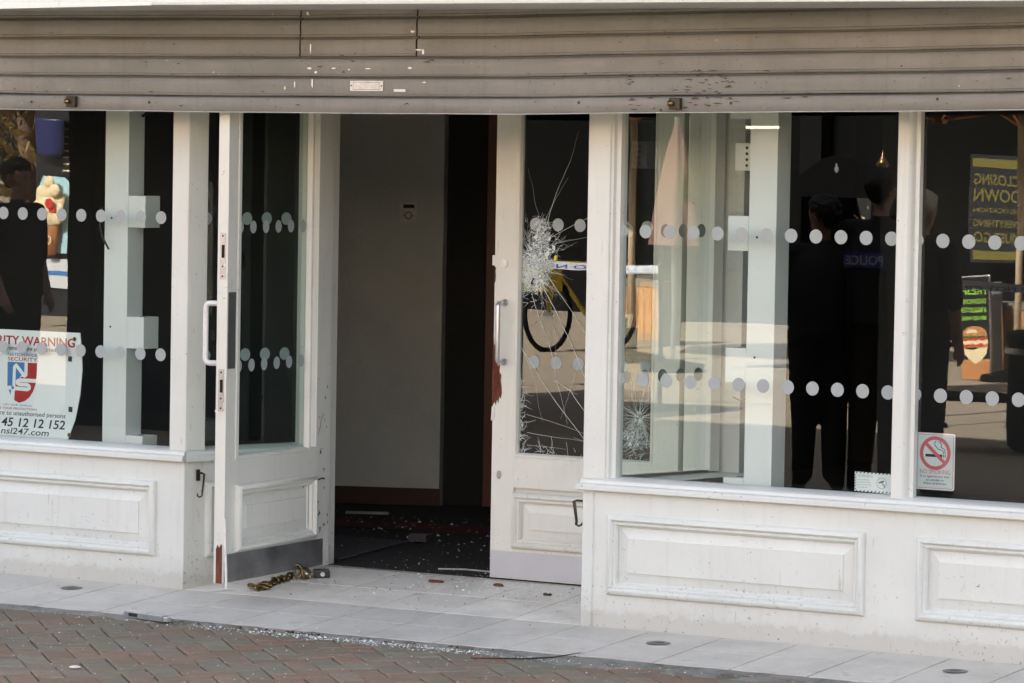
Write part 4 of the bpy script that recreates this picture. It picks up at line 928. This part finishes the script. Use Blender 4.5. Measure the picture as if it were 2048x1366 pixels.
def person(loc, rz, H, label, hair='hair_dark', tail=False, arms='down', turn=0.0, word=None):
    k = H/1.75; o = tag(empty('person', loc, rz), label, 'person', 'police officers standing in the street')
    P = []
    def seg(a, ra, b, rb, mi): P.append((tuple(v*k for v in a), ra*k, tuple(v*k for v in b), rb*k, mi))
    U, S_, B = 0, 1, 2
    for s_ in (-1, 1):
        seg((s_*.095, 0, .93), .112, (s_*.088, -.01, .50), .090, U); seg((s_*.088, -.01, .50), .088, (s_*.095, .015, .12), .072, U)
        seg((s_*.115, .02, .07), .045, (s_*.125, -.13, .035), .036, B); seg((s_*.115, .02, .12), .046, (s_*.115, .03, .05), .045, B)
        sh_ = (s_*.205, .0, 1.42); el = (s_*.275, .03, 1.14)
        wr = (s_*.235, -.07, .90) if arms == 'down' else (s_*.06, -.24, 1.16)
        seg(sh_, .070, el, .056, U); mid = tuple(sh_[i]*.25+el[i]*.75 for i in range(3)); seg(mid, .046, el, .042, S_); seg(el, .041, wr, .029, S_)
        d = (Vector(wr)-Vector(el)).normalized(); side = Vector((1, 0, 0)) if arms == 'down' else Vector((0, 0, 1)); fwd = d.cross(side).normalized()
        W_ = Vector(wr); pm = W_+d*.075; seg(tuple(W_), .027, tuple(pm), .031, S_)
        for q, (off, ln) in enumerate(((-.027, .070), (-.009, .080), (.009, .075), (.026, .058))):
            b0 = pm+fwd*off; b1 = b0+d*ln*.55; b2 = b1+(d*.8-side*s_*.5).normalized()*ln*.45; seg(tuple(b0), .0105, tuple(b1), .0095, S_); seg(tuple(b1), .0095, tuple(b2), .0085, S_)
        t0 = W_+d*.02-fwd*.022; t1 = t0+(d*.6-fwd*.7).normalized()*.045; seg(tuple(t0), .0125, tuple(t1), .0105, S_); seg(tuple(t1), .0105, tuple(t1+d*.028), .009, S_)
    seg((0, .01, .96), .125, (0, .0, 1.10), .115, U); seg((-.06, .01, .96), .10, (.06, .01, .96), .10, U); seg((0, 0, 1.10), .115, (0, -.005, 1.32), .125, U)
    seg((-.075, 0, 1.15), .10, (-.09, 0, 1.34), .105, U); seg((.075, 0, 1.15), .10, (.09, 0, 1.34), .105, U); seg((-.15, 0, 1.425), .062, (.15, 0, 1.425), .062, U)
    seg((0, .01, 1.42), .065, (0, .0, 1.48), .055, U); seg((0, .005, 1.47), .050, (0, -.01, 1.56), .048, S_)
    ct, st = math.cos(turn), math.sin(turn)
    def hd(x, y, z): return (x*ct-y*st, x*st+y*ct, z)
    seg(hd(0, .012, 1.655), .088, hd(0, -.012, 1.66), .086, S_); seg(hd(0, -.035, 1.585), .052, hd(0, -.03, 1.64), .066, S_); seg(hd(0, -.072, 1.562), .024, hd(0, -.06, 1.58), .034, S_)
    seg(hd(0, -.095, 1.64), .010, hd(0, -.112, 1.615), .013, S_); seg(hd(-.03, -.086, 1.667), .012, hd(.03, -.086, 1.667), .012, S_); seg(hd(-.016, -.093, 1.583), .009, hd(.016, -.093, 1.583), .009, S_)
    for s_ in (-1, 1): seg(hd(s_*.086, .01, 1.655), .012, hd(s_*.089, .012, 1.625), .010, S_)
    me = capsule_mesh(P, .014*k)
    for n_ in ('uniform', 'skin', 'charcoal'): me.materials.append(M[n_])
    link(bpy.data.objects.new('body', me), o)
    hp = [(hd(0, .022, 1.675), .093, hd(0, .0, 1.690), .086, 0), (hd(0, .044, 1.638), .064, hd(0, .048, 1.67), .072, 0), (hd(-.03, -.05, 1.715), .035, hd(.03, -.05, 1.715), .035, 0)]
    if tail: hp += [(hd(0, .10, 1.67), .042, hd(0, .125, 1.62), .040, 0), (hd(0, .125, 1.62), .038, hd(0, .115, 1.46), .012, 0)]
    hm = capsule_mesh([(tuple(v*k for v in a), ra*k, tuple(v*k for v in b), rb*k, m_) for a, ra, b, rb, m_ in hp], .010); hm.materials.append(M[hair]); hm.name = 'hair'; random.seed(int(H*1000))
    for v_ in hm.vertices: v_.co += v_.normal*random.uniform(-.004, .009)
    link(bpy.data.objects.new('hair', hm), o)
    v = MB(); ring = []
    for z, rx, ry in ((.93, .19, .16), (1.05, .195, .165), (1.22, .21, .175), (1.36, .20, .155), (1.44, .14, .11)):
        ring.append([(rx*math.cos(a)*k, ry*math.sin(a)*k+.0, z*k) for a in [2*math.pi*q/20 for q in range(20)]])
    for q in ring: v.v += q
    for i in range(4):
        for q in range(20): v.f.append((i*20+q, i*20+(q+1) % 20, (i+1)*20+(q+1) % 20, (i+1)*20+q)); v.mi.append(0)
    v.build('vest', 'uniform', o, True)
    v = MB(); v.tube([(.150*k*math.cos(a), .128*k*math.sin(a), 1.0*k) for a in [2*math.pi*q/24 for q in range(25)]], .022*k, 8, False); v.build('belt', 'charcoal', o, True)
    e = MB()
    for s_ in (-1, 1): c = hd(s_*.031, -.092, 1.652); e.tube([tuple(q*k for q in c), tuple(q*k for q in hd(s_*.031, -.096, 1.652))], .008*k, 8)
    e.build('eye', 'hair_dark', o)
    if word:
        pt = MB().box(-.13*k, .13*k, .168*k, .178*k, 1.235*k, 1.315*k, .002).build('back_panel', 'tapeblue', o)
        text(word, -.115*k, .115*k, 1.250*k, 1.300*k, .1795*k, 'tape', pt, 'back_lettering', bold=.02, back=True)
    return o
GZ = -.074
person((-2.05, -6.5, GZ), .05, 1.75, 'tall officer in black reflected beside the mullion of the right window', word='POLICE', arms='front')
person((-2.36, -6.42, GZ), -.5, 1.60, 'shorter dark haired officer in black reflected left of the tall officer', turn=-.7, arms='front')
person((-1.74, -6.35, GZ), .25, 1.64, 'officer with blonde ponytail and bare arms reflected right of the mullion', 'hair_blonde', True)
person((-8.32, -6.95, GZ), math.pi/2, 1.70, 'dark haired officer in black reflected in profile at the left window edge')

# opposite buildings
ob = tag(empty('opposite_building', (-2, -24.3, 0)), 'dark shopfront with brick upper floors across the street mirrored in the windows', 'building')
def OB(mb, nm, mt, par=None):
    q = mb.build(nm, mt, par or ob)
    if not par: q.location = (2, 24.3, 0)
    return q
OB(MB().box(-17.6, 24, -30, -24.3, 3.2, 7.4), 'upper_wall', 'brickwall'); OB(MB().box(-17.6, 24, -24.3, -24.0, 2.5, 3.2), 'fascia', 'charcoal'); OB(MB().box(-17.6, 24, -24.45, -24.3, -.1, .45), 'stall_riser', 'charcoal'); OB(MB().box(-17.6, 24, -30, -24.6, -.1, 3.2), 'lower_wall', 'charcoal')
for i in range(14):
    x = -17.6+3.0*i; OB(MB().box(x, x+.25, -24.45, -24.2, -.1, 2.5), 'pilaster', 'charcoal')
    OB(MB().add([(x+.25, -24.4, .45), (x+3.0, -24.4, .45), (x+3.0, -24.4, 2.5), (x+.25, -24.4, 2.5)], [(0, 1, 2, 3)]), 'shop_window', 'shopglass')
    if i % 2 == 0: OB(MB().box(x+.9, x+2.2, -24.3, -24.25, 4.0, 5.6), 'upper_window', 'paint')
tl_ = NT('warm_tube_light'); tl_.p.inputs['Emission Color'].default_value = (1, .82, .55, 1); tl_.p.inputs['Emission Strength'].default_value = .4; M['tubelight'] = tl_.set((.9, .85, .7), .4)
for x, z, wd in ((-12.1, 2.0, .42),): OB(MB().box(x-wd/2, x+wd/2, -24.36, -24.33, z, z+.03), 'strip_light', 'tubelight')
cb = tag(empty('closing_banner', (-9.28, -24.1, .68)), 'black and yellow closing down banner mirrored at the right of the right window', 'banner')
MB().box(-.30, .30, -.02, .02, 0, 1.10).build('board', 'blackprint', cb)
MB().box(-.27, .27, .021, .024, .97, 1.06).build('bar', 'shaded_yellow', cb); MB().box(-.27, .27, .021, .024, .03, .12).build('bar', 'shaded_yellow', cb)
for tx, z0, z1 in (('CLOSING', .78, .90), ('DOWN', .60, .74), ('RELOCATION', .49, .54), ('EVERYTHING', .35, .42), ('MUST GO', .20, .30)):
    text(tx, -.25, .25, z0, z1, .0225, 'shaded_yellow', cb, bold=.02, back=True)
# sunlit pavement sign
ab_ = tag(empty('sandwich_board', (-6.2, -16.9, GZ)), 'tall black pavement sign with lime lettering and a sandwich picture in the right window reflection', 'pavement sign')
ab_.rotation_euler = (0, R(-4), R(6)); ab_.scale = (.9, 1, 1); MB().box(-.165, .165, -.03, .0, 0, .86, .01).build('frame', 'steel', ab_); MB().box(-.15, .15, .0005, .004, .012, .848).build('face', 'blackprint', ab_)
for tx, z0, z1 in (('FRESH', .70, .78), ('SANDWICHES', .62, .665), ('& BAGUETTES', .545, .59), ('SERVED HERE', .48, .515)): text(tx, -.125, .125, z0, z1, .006, 'green', ab_, bold=.02, back=True)
MB().box(-.15, .15, .004, .0055, .012, .16).build('picture_board', 'cone', ab_)
m = MB(); m.poly([(.128*math.cos(a), .345+.085*math.sin(a)**.8) for a in [math.pi*q/14 for q in range(15)]], .007); m.build('bun_picture', plain('toasted_bun', (.52, .25, .08), .5, var=.35, scale=45), ab_)
m = MB(); m.poly([(.06*math.cos(a)-.03, .375+.03*math.sin(a)) for a in [math.pi*q/10 for q in range(11)]], .0078); m.build('bun_highlight', 'cream', ab_)
random.seed(17)
for zc, mt, y_ in ((.335, 'leafgreen', .0074), (.315, 'redp', .0080), (.298, 'cream', .0084), (.283, 'redp', .0078), (.268, 'cone', .0072)):
    up_ = [(-.138+.023*q, zc+random.uniform(.006, .022)) for q in range(13)]; lo_ = [(-.138+.023*q, zc-random.uniform(.008, .026)) for q in range(13)]
    MB().poly(up_+lo_[::-1], y_).build('filling_picture', mt, ab_)
MB().poly([(-.135, .255), (-.02, .235), (.13, .265), (.12, .20), (.06, .15), (0, .125), (-.07, .17), (-.12, .215)], .0070).build('base_picture', 'cream', ab_)
MB().box(-.14, .14, -.25, -.22, 0, .8).build('rear_leg', 'steel', ab_)
def planter(loc, wd, label):
    o = tag(empty('planter', loc), label, 'planter', 'timber planters along the street cafe'); h = .62; n = int(wd/.085)
    for k in range(n): MB().box(-wd/2+.03+(wd-.06)*k/n+.002, -wd/2+.03+(wd-.06)*(k+1)/n-.002, -.01, .012, .06, h-.06, .002).build('board', 'wood', o)
    m = MB().box(-wd/2, wd/2, -.4, .02, 0, .06); m.box(-wd/2, wd/2, -.4, .022, h-.06, h); m.box(-wd/2, -wd/2+.03, -.4, .021, .06, h-.06); m.box(wd/2-.03, wd/2, -.4, .021, .06, h-.06); m.build('frame', 'planter_frame', o)
    return o
planter((-10.98, -19.3, GZ), .95, 'timber planter mirrored beside the cracked glass in the right window'); planter((-5.75, -17.25, GZ), 1.1, 'timber planter mirrored behind the sandwich sign')
st_ = tag(empty('stool', (-10.02, -17.6, GZ)), 'dark round stool mirrored in front of the timber planter', 'stool')
MB().lathe([(.0, .27), (.16, .27), (.175, .285), (.17, .33), (.12, .35), (0, .355)], n=24, cap=False).build('seat', 'charcoal', st_, True)
for a in (.4, 1.97, 3.54, 5.1): MB().tube([(.11*math.cos(a), .11*math.sin(a), .28), (.15*math.cos(a), .15*math.sin(a), 0)], .012, 8).build('leg', 'charcoal', st_)
# bicycle
bk = tag(empty('bicycle', (-10.85, -16.6, GZ), R(97)), 'bicycle with a yellow box mirrored in the cracked door glass', 'bicycle')
for x in (0, -1.02):
    m = MB(); m.tube([(x+.33*math.cos(a), 0, .34+.33*math.sin(a)) for a in [2*math.pi*q/32 for q in range(33)]], .024, 8, False); wl = m.build('wheel', 'charcoal', bk, True)
    m = MB()
    for q in range(14): a = 2*math.pi*q/14; m.tube([(x, 0, .34), (x+.31*math.cos(a), 0, .34+.31*math.sin(a))], .0025, 4)
    m.tube([(x, -.04, .34), (x, .04, .34)], .02, 8); tag(m.build('spokes', 'steel', wl), kind='stuff')
m = MB()
for a, b in (((0, 0, .34), (-.12, 0, .86)), ((-.12, 0, .80), (-.68, 0, .78)), ((-.12, 0, .72), (-.60, 0, .30)), ((-.60, 0, .30), (-.70, 0, .86)), ((-.60, 0, .30), (-1.02, 0, .34)), ((-.69, 0, .75), (-1.02, 0, .34))): m.tube([a, b], .019, 8)
m.build('frame', 'yellow', bk); MB().tube([(-.10, -.28, .95), (-.12, -.1, .97), (-.13, 0, .88), (-.12, .1, .97), (-.10, .28, .95)], .014, 8).build('handlebar', 'charcoal', bk); MB().box(-.82, -.58, -.07, .07, .86, .92, .02).build('saddle', 'charcoal', bk)
MB().box(.02, .30, -.18, .18, .55, .80, .02).build('cargo_box', 'yellow', bk)
# police tape
def tape_run(x0, x1, label, posts):
    tp = tag(empty('police_tape', ((x0+x1)/2, -11.5, .93)), label, 'tape', 'police tape across the street'); xc = (x0+x1)/2; m = MB(); n = 14
    def zs(x): return .05*((x-xc)/(x1-x0)*2)**2-.05
    for k in range(n):
        xa, xb = x0+(x1-x0)*k/n-xc, x0+(x1-x0)*(k+1)/n-xc
        m.add([(xa, .02*math.sin(xa*4), zs(xa+xc)-.028), (xb, .02*math.sin(xb*4), zs(xb+xc)-.028), (xb, .02*math.sin(xb*4), zs(xb+xc)+.028), (xa, .02*math.sin(xa*4), zs(xa+xc)+.028)], [(0, 1, 2, 3)])
    m.build('strip', 'tape', tp)
    text('POLICE LINE DO NOT CROSS', x0-xc+.08, x1-xc-.35, -.066, -.034, .03, 'tapeblue', tp, 'tape_lettering', bold=.02, back=True); MB().box(x0-xc, x0-xc+.06, .026, .029, -.03, .02).build('blue_band', 'tapeblue', tp)
    for x, lb in posts:
        o = tag(empty('barrier_post', (x, -11.5, GZ)), lb, 'post', 'barrier posts holding the tape'); MB().tube([(0, 0, .02), (0, 0, 1.05)], .018, 10).build('tube', 'charcoal', o); MB().lathe([(.16, 0), (.15, .03), (.03, .05)], n=20).build('foot', 'charcoal', o)
tape_run(-8.5, -6.2, 'white and blue police tape mirrored across the cracked door glass', ((-8.52, 'thin dark post at the left end of the mirrored tape'), (-6.18, 'thin dark post at the right end of the left mirrored tape')))
tape_run(-4.1, -2.3, 'police tape mirrored behind the blonde officer at the right', ((-4.12, 'thin dark post hidden among the mirrored officers'), (-2.28, 'thin dark post by the mirrored litter bin')))
# poles and parasols
for i, (x, y, lb) in enumerate(((-9.47, -16.9, 'pale timber parasol pole mirrored left in the right window'), (-5.88, -17.0, 'pale timber parasol pole mirrored at the right edge of the window'))):
    o = tag(empty('parasol', (x, y, GZ)), lb, 'parasol', 'cafe parasols'); MB().tube([(0, 0, .03), (0, 0, 2.9)], .032, 12).build('pole', 'polewhite', o, True)
    MB().lathe([(.30, 0), (.30, .05), (.05, .09), (.05, .3)], n=24).build('base', 'charcoal', o)
    MB().lathe([(1.5, 2.28), (.8, 2.55), (.05, 2.85)], n=8, cap=False).build('canopy', 'canvas_dark', o)
    for q in range(8): a = 2*math.pi*q/8; MB().tube([(.04*math.cos(a), .04*math.sin(a), 2.10), (.75*math.cos(a), .75*math.sin(a), 2.52)], .011, 6).build('rib', 'copper', o)
rp = tag(empty('closed_parasol', (-8.5, -15.9, GZ)), 'folded dusty red parasol mirrored in the right window', 'parasol', 'cafe parasols')
MB().tube([(0, 0, .03), (0, 0, 2.15)], .022, 10).build('pole', 'steel', rp); MB().lathe([(.27, 0), (.27, .06), (.04, .1)], n=20).build('base', 'charcoal', rp)
m = MB(); pr_ = []
for q in range(8):
    z = 1.05+1.0*q/7; r0 = .19*(1-q/7)**.8+.02; pr_.append([(r0*(1+.16*math.cos(6*a))*math.cos(a), r0*(1+.16*math.cos(6*a))*math.sin(a), z) for a in [2*math.pi*t/36 for t in range(36)]])
for q in pr_: m.v += q
for i in range(7):
    for t in range(36): m.f.append((i*36+t, i*36+(t+1) % 36, (i+1)*36+(t+1) % 36, (i+1)*36+t)); m.mi.append(0)
m.build('folded_canopy', 'canvas_red', rp, True)
cp = tag(empty('cafe_parasol', (-3.35, -10.0, GZ)), 'open dark parasol with copper ribs mirrored at the top right', 'parasol', 'cafe parasols')
MB().lathe([(1.3, 2.28), (.7, 2.55), (.05, 2.8)], n=8, cap=False).build('canopy', 'canvas_dark', cp); MB().lathe([(.05, 2.04), (.05, 2.12), (.03, 2.14), (.03, 2.6)], n=14).build('hub', 'copper', cp)
for q in range(8): a = 2*math.pi*q/8+.2; MB().tube([(.04*math.cos(a), .04*math.sin(a), 2.07), (.7*math.cos(a), .7*math.sin(a), 2.17), (1.2*math.cos(a), 1.2*math.sin(a), 2.30)], .012, 6).build('rib', 'copper', cp)
MB().tube([(1.9, .0, 0), (1.9, 0, 2.9), (.8, 0, 3.0), (0, 0, 2.82)], .035, 10).build('cantilever_arm', 'charcoal', cp); MB().box(1.5, 2.3, -.4, .4, 0, .06).build('base', 'charcoal', cp)
# bin and bench
bn = tag(empty('litter_bin', (-2.45, -10.2, GZ)), 'big round black litter bin mirrored at the right edge', 'bin')
MB().lathe([(.40, 0), (.43, .03), (.44, .66), (.46, .68), (.46, .73), (.42, .74), (.40, .70), (.38, .3)], n=40).build('drum', 'charcoal', bn, True); MB().lathe([(.466, .60), (.468, .64)], n=40, cap=False).build('band', 'steel', bn, True)
be = tag(empty('bench', (-2.9, -9.5, GZ)), 'low black bench mirrored below the sandwich sign', 'bench')
for k in range(5): MB().box(-.75, .75, -.22+.09*k, -.15+.09*k, .34, .375, .004).build('slat', 'charcoal', be)
for x in (-.6, .6):
    for y in (-.18, .18): MB().box(x-.03, x+.03, y-.03, y+.03, 0, .34).build('leg', 'charcoal', be)
# black kiosk with arched sign
kk = tag(empty('kiosk', (-6.02, -13.9, GZ)), 'black arched food kiosk mirrored behind the officers', 'kiosk')
MB().box(-.55, .55, -1.0, 0, .0, .85).build('counter', 'kioskblack', kk); MB().box(-.55, -.50, -1.0, 0, .85, 1.5).build('post', 'kioskblack', kk); MB().box(.50, .55, -1.0, 0, .85, 1.5).build('post', 'kioskblack', kk); MB().box(-.55, .55, -1.0, -.9, .85, 1.5).build('back_panel', 'wall_dark', kk)
m = MB(); m.poly([(-.62, 1.5)]+[(-.62+1.24*q/16, 1.62+.20*math.sin(math.pi*q/16)) for q in range(17)]+[(.62, 1.5)], .0, .06); m.v = [(x, -y, z) for x, y, z in m.v]; m.build('arched_sign', 'kioskblack', kk)
kk.scale = (.58, 1, 1)
m = MB(); random.seed(6)
for q in range(40): x, z = random.uniform(-.45, .45), random.uniform(.9, 1.45); m.ribbon([(x, z), (x+random.uniform(-.08, .08), z+random.uniform(-.08, .08))], .014, -.85)
tag(m.build('lattice', 'polewhite', kk), kind='stuff')
m = MB(); m.ring(0, 1.72, .02, .028, .005, 16); m.box(-.012, .012, .003, .006, 1.70, 1.76); m.build('emblem', 'satin', kk)
lp = tag(empty('carriage_lamp', (-4.72, -12.0, GZ)), 'small brass topped lamp post mirrored above the tall officer', 'lamp')
MB().tube([(0, 0, 0), (0, 0, 1.66)], .03, 10).build('post', 'charcoal', lp); MB().lathe([(.03, 1.66), (.04, 1.69), (.036, 1.76), (.05, 1.77), (.03, 1.80), (.008, 1.84), (0, 1.88)], n=16).build('lantern', 'brass', lp, True)
# hanging basket
hb = tag(empty('hanging_basket', (-7.85, -14.95, 1.45)), 'small leafy hanging basket mirrored in the right window', 'basket')
m = MB(); random.seed(8)
for q in range(240):
    a, b, r0 = random.uniform(0, 6.28), random.uniform(-1.4, 1.4), random.uniform(.04, .11); c = Vector((r0*math.cos(a)*math.cos(b), r0*math.sin(a)*math.cos(b), .02+1.3*r0*math.sin(b)))
    t1 = Vector((random.uniform(-1, 1), random.uniform(-1, 1), random.uniform(-1, 1))).normalized()*.02; t2 = t1.orthogonal().normalized()*.012; m.add([c-t1, c+t2, c+t1, c-t2], [(0, 1, 2, 3)])
tag(m.build('foliage', 'leafgreen', hb), kind='stuff'); MB().tube([(0, 0, .1), (-.02, 0, .24)], .005, 6).build('hook', 'steel', hb); MB().tube([(-.02, 0, .24), (-.02, 0, 1.2)], .004, 6).build('chain', 'steel', hb)
# ice cream display at far left
ic = tag(empty('ice_cream_sign', (-16.6, -18.0, GZ)), 'big ice cream cone sign on a menu board mirrored in the left window', 'sign')
MB().box(-.25, .22, -.06, -.03, .1, 2.15).build('menu_board', 'blackprint', ic)
MB().box(-.20, .20, -.028, .01, .38, .66).build('white_panel', 'tape', ic); MB().box(-.2, .2, .0105, .014, .50, .54).build('blue_strip', 'signblue', ic)
MB().poly([(-.21, 1.30), (-.12, 1.48), (.12, 1.46), (.20, 1.40), (.17, .72), (-.12, .72)], .02).build('card', 'paleblue', ic)
m = MB(); m.lathe([(.06, .70), (.11, 1.02), (.125, 1.06)], n=20); m.v = [(x, y*.35+.08, z) for x, y, z in m.v]; m.build('cone', 'cone', ic, True)
m = MB(); random.seed(12)
for x_, z_, r_ in ((0, 1.14, .15), (-.10, 1.10, .085), (.10, 1.10, .085), (-.06, 1.24, .10), (.07, 1.25, .10), (0, 1.33, .095), (-.09, 1.33, .06), (.09, 1.34, .06), (.02, 1.42, .06), (-.13, 1.19, .05), (.13, 1.18, .05)):
    m.lathe([(r_*math.sin(t_)+.0005, z_-r_*math.cos(t_)) for t_ in [math.pi*q_/8 for q_ in range(9)]], x_, random.uniform(-.02, .05)/.35, 14)
m.v = [(x, y*.35+.09, z) for x, y, z in m.v]; m.build('ice_cream', 'cream', ic, True)
MB().ring(0, .86, .03, .045, .085+.045, 20).build('wafer_badge', 'cream', ic); MB().box(.045, .12, .15, .154, 1.14, 1.19).build('sauce', 'redp', ic)
MB().disc(.06, 1.22, .05, .16, 12, -.004).build('sauce', 'redp', ic)
m = MB(); m.lathe([(.09, 1.66), (.15, 1.72), (.17, 2.02), (.18, 2.04)], n=24); m.v = [(x-.02, y*.4+.05, z) for x, y, z in m.v]; m.build('cup', 'navy', ic, True)
text('Menu', -.14, .10, 1.82, 1.92, .14, 'tape', ic, back=True) if False else None
for q in range(7): MB().box(.06, .2, -.0295, -.027, 1.52+.07*q, 1.535+.07*q).build('menu_line', 'cream', ic)
# trees beyond
def tree(loc, h, label, seed):
    random.seed(seed); o = tag(empty('tree', loc), label, 'tree', 'trees beyond the street')
    m = MB(); m.tube([(0, 0, 0), (.05, .02, h*.3), (-.05, .05, h*.6), (0, 0, h*.85)], [.16, .12, .08, .03], 9)
    for q in range(14): a = random.uniform(0, 6.28); z = h*random.uniform(.15, .7); m.tube([(0, 0, z), (1.0*math.cos(a), 1.0*math.sin(a), z+.5), (1.8*math.cos(a), 1.8*math.sin(a), z+.9)], [.05, .03, .012], 6)
    m.build('trunk', 'bark', o, True); m = MB()
    for q in range(4200):
        a, b = random.uniform(0, 6.28), math.asin(random.uniform(-1, 1)); r0 = random.uniform(.35, 1)**.5; cl = 1+.25*math.sin(5*a+seed)*math.cos(3*b)
        c = Vector((2.2*r0*cl*math.cos(a)*math.cos(b), 2.2*r0*cl*math.sin(a)*math.cos(b), h*.56+h*.46*r0*math.sin(b))); t1 = Vector((random.uniform(-1, 1), random.uniform(-1, 1), random.uniform(-1, 1))).normalized()*.10; t2 = t1.orthogonal().normalized()*.05
        m.add([c-t1, c+t2, c+t1, c-t2], [(0, 1, 2, 3)])
    tag(m.build('crown', 'leaf', o), kind='stuff')
tree((-20.5, -22.5, GZ), 5.5, 'brown leaved tree mirrored at the top of the left window', 1); tree((-24.5, -25, GZ), 6.5, 'farther brown leaved tree left of the mirrored sign', 2); tree((-19.0, -28, GZ), 6, 'tree standing behind the mirrored ice cream sign', 3); tree((-29, -26, GZ), 6, 'leftmost tree of the mirrored street', 4)

dk_ = tag(empty('dark_stand_in', (-7.55, -7.6, GZ)), 'added black stand-in for the dark mass mirrored across most of the left window', 'kiosk')  # stand-in for an unidentified dark mass, added to keep the left reflection dark
for k in range(8): MB().box(-.845+.2112*k, -.845+.2112*(k+1)-.008, .0, .03, .1, 2.45, .003).build('board', 'charcoal', dk_)
MB().box(-.85, .85, -1.6, -.01, 0, 2.5).build('cabin', 'charcoal', dk_); MB().box(-.88, .88, -1.63, .045, 0, .1).build('plinth', 'darkgap', dk_)
m = MB(); m.add([(-.98, .2, 2.45), (.98, .2, 2.45), (.98, -1.8, 2.45), (-.98, -1.8, 2.45), (-.98, -.8, 2.95), (.98, -.8, 2.95)], [(0, 1, 5, 4), (3, 4, 5, 2), (0, 4, 3), (1, 2, 5), (0, 3, 2, 1)]); m.build('roof', 'canvas_dark', dk_)
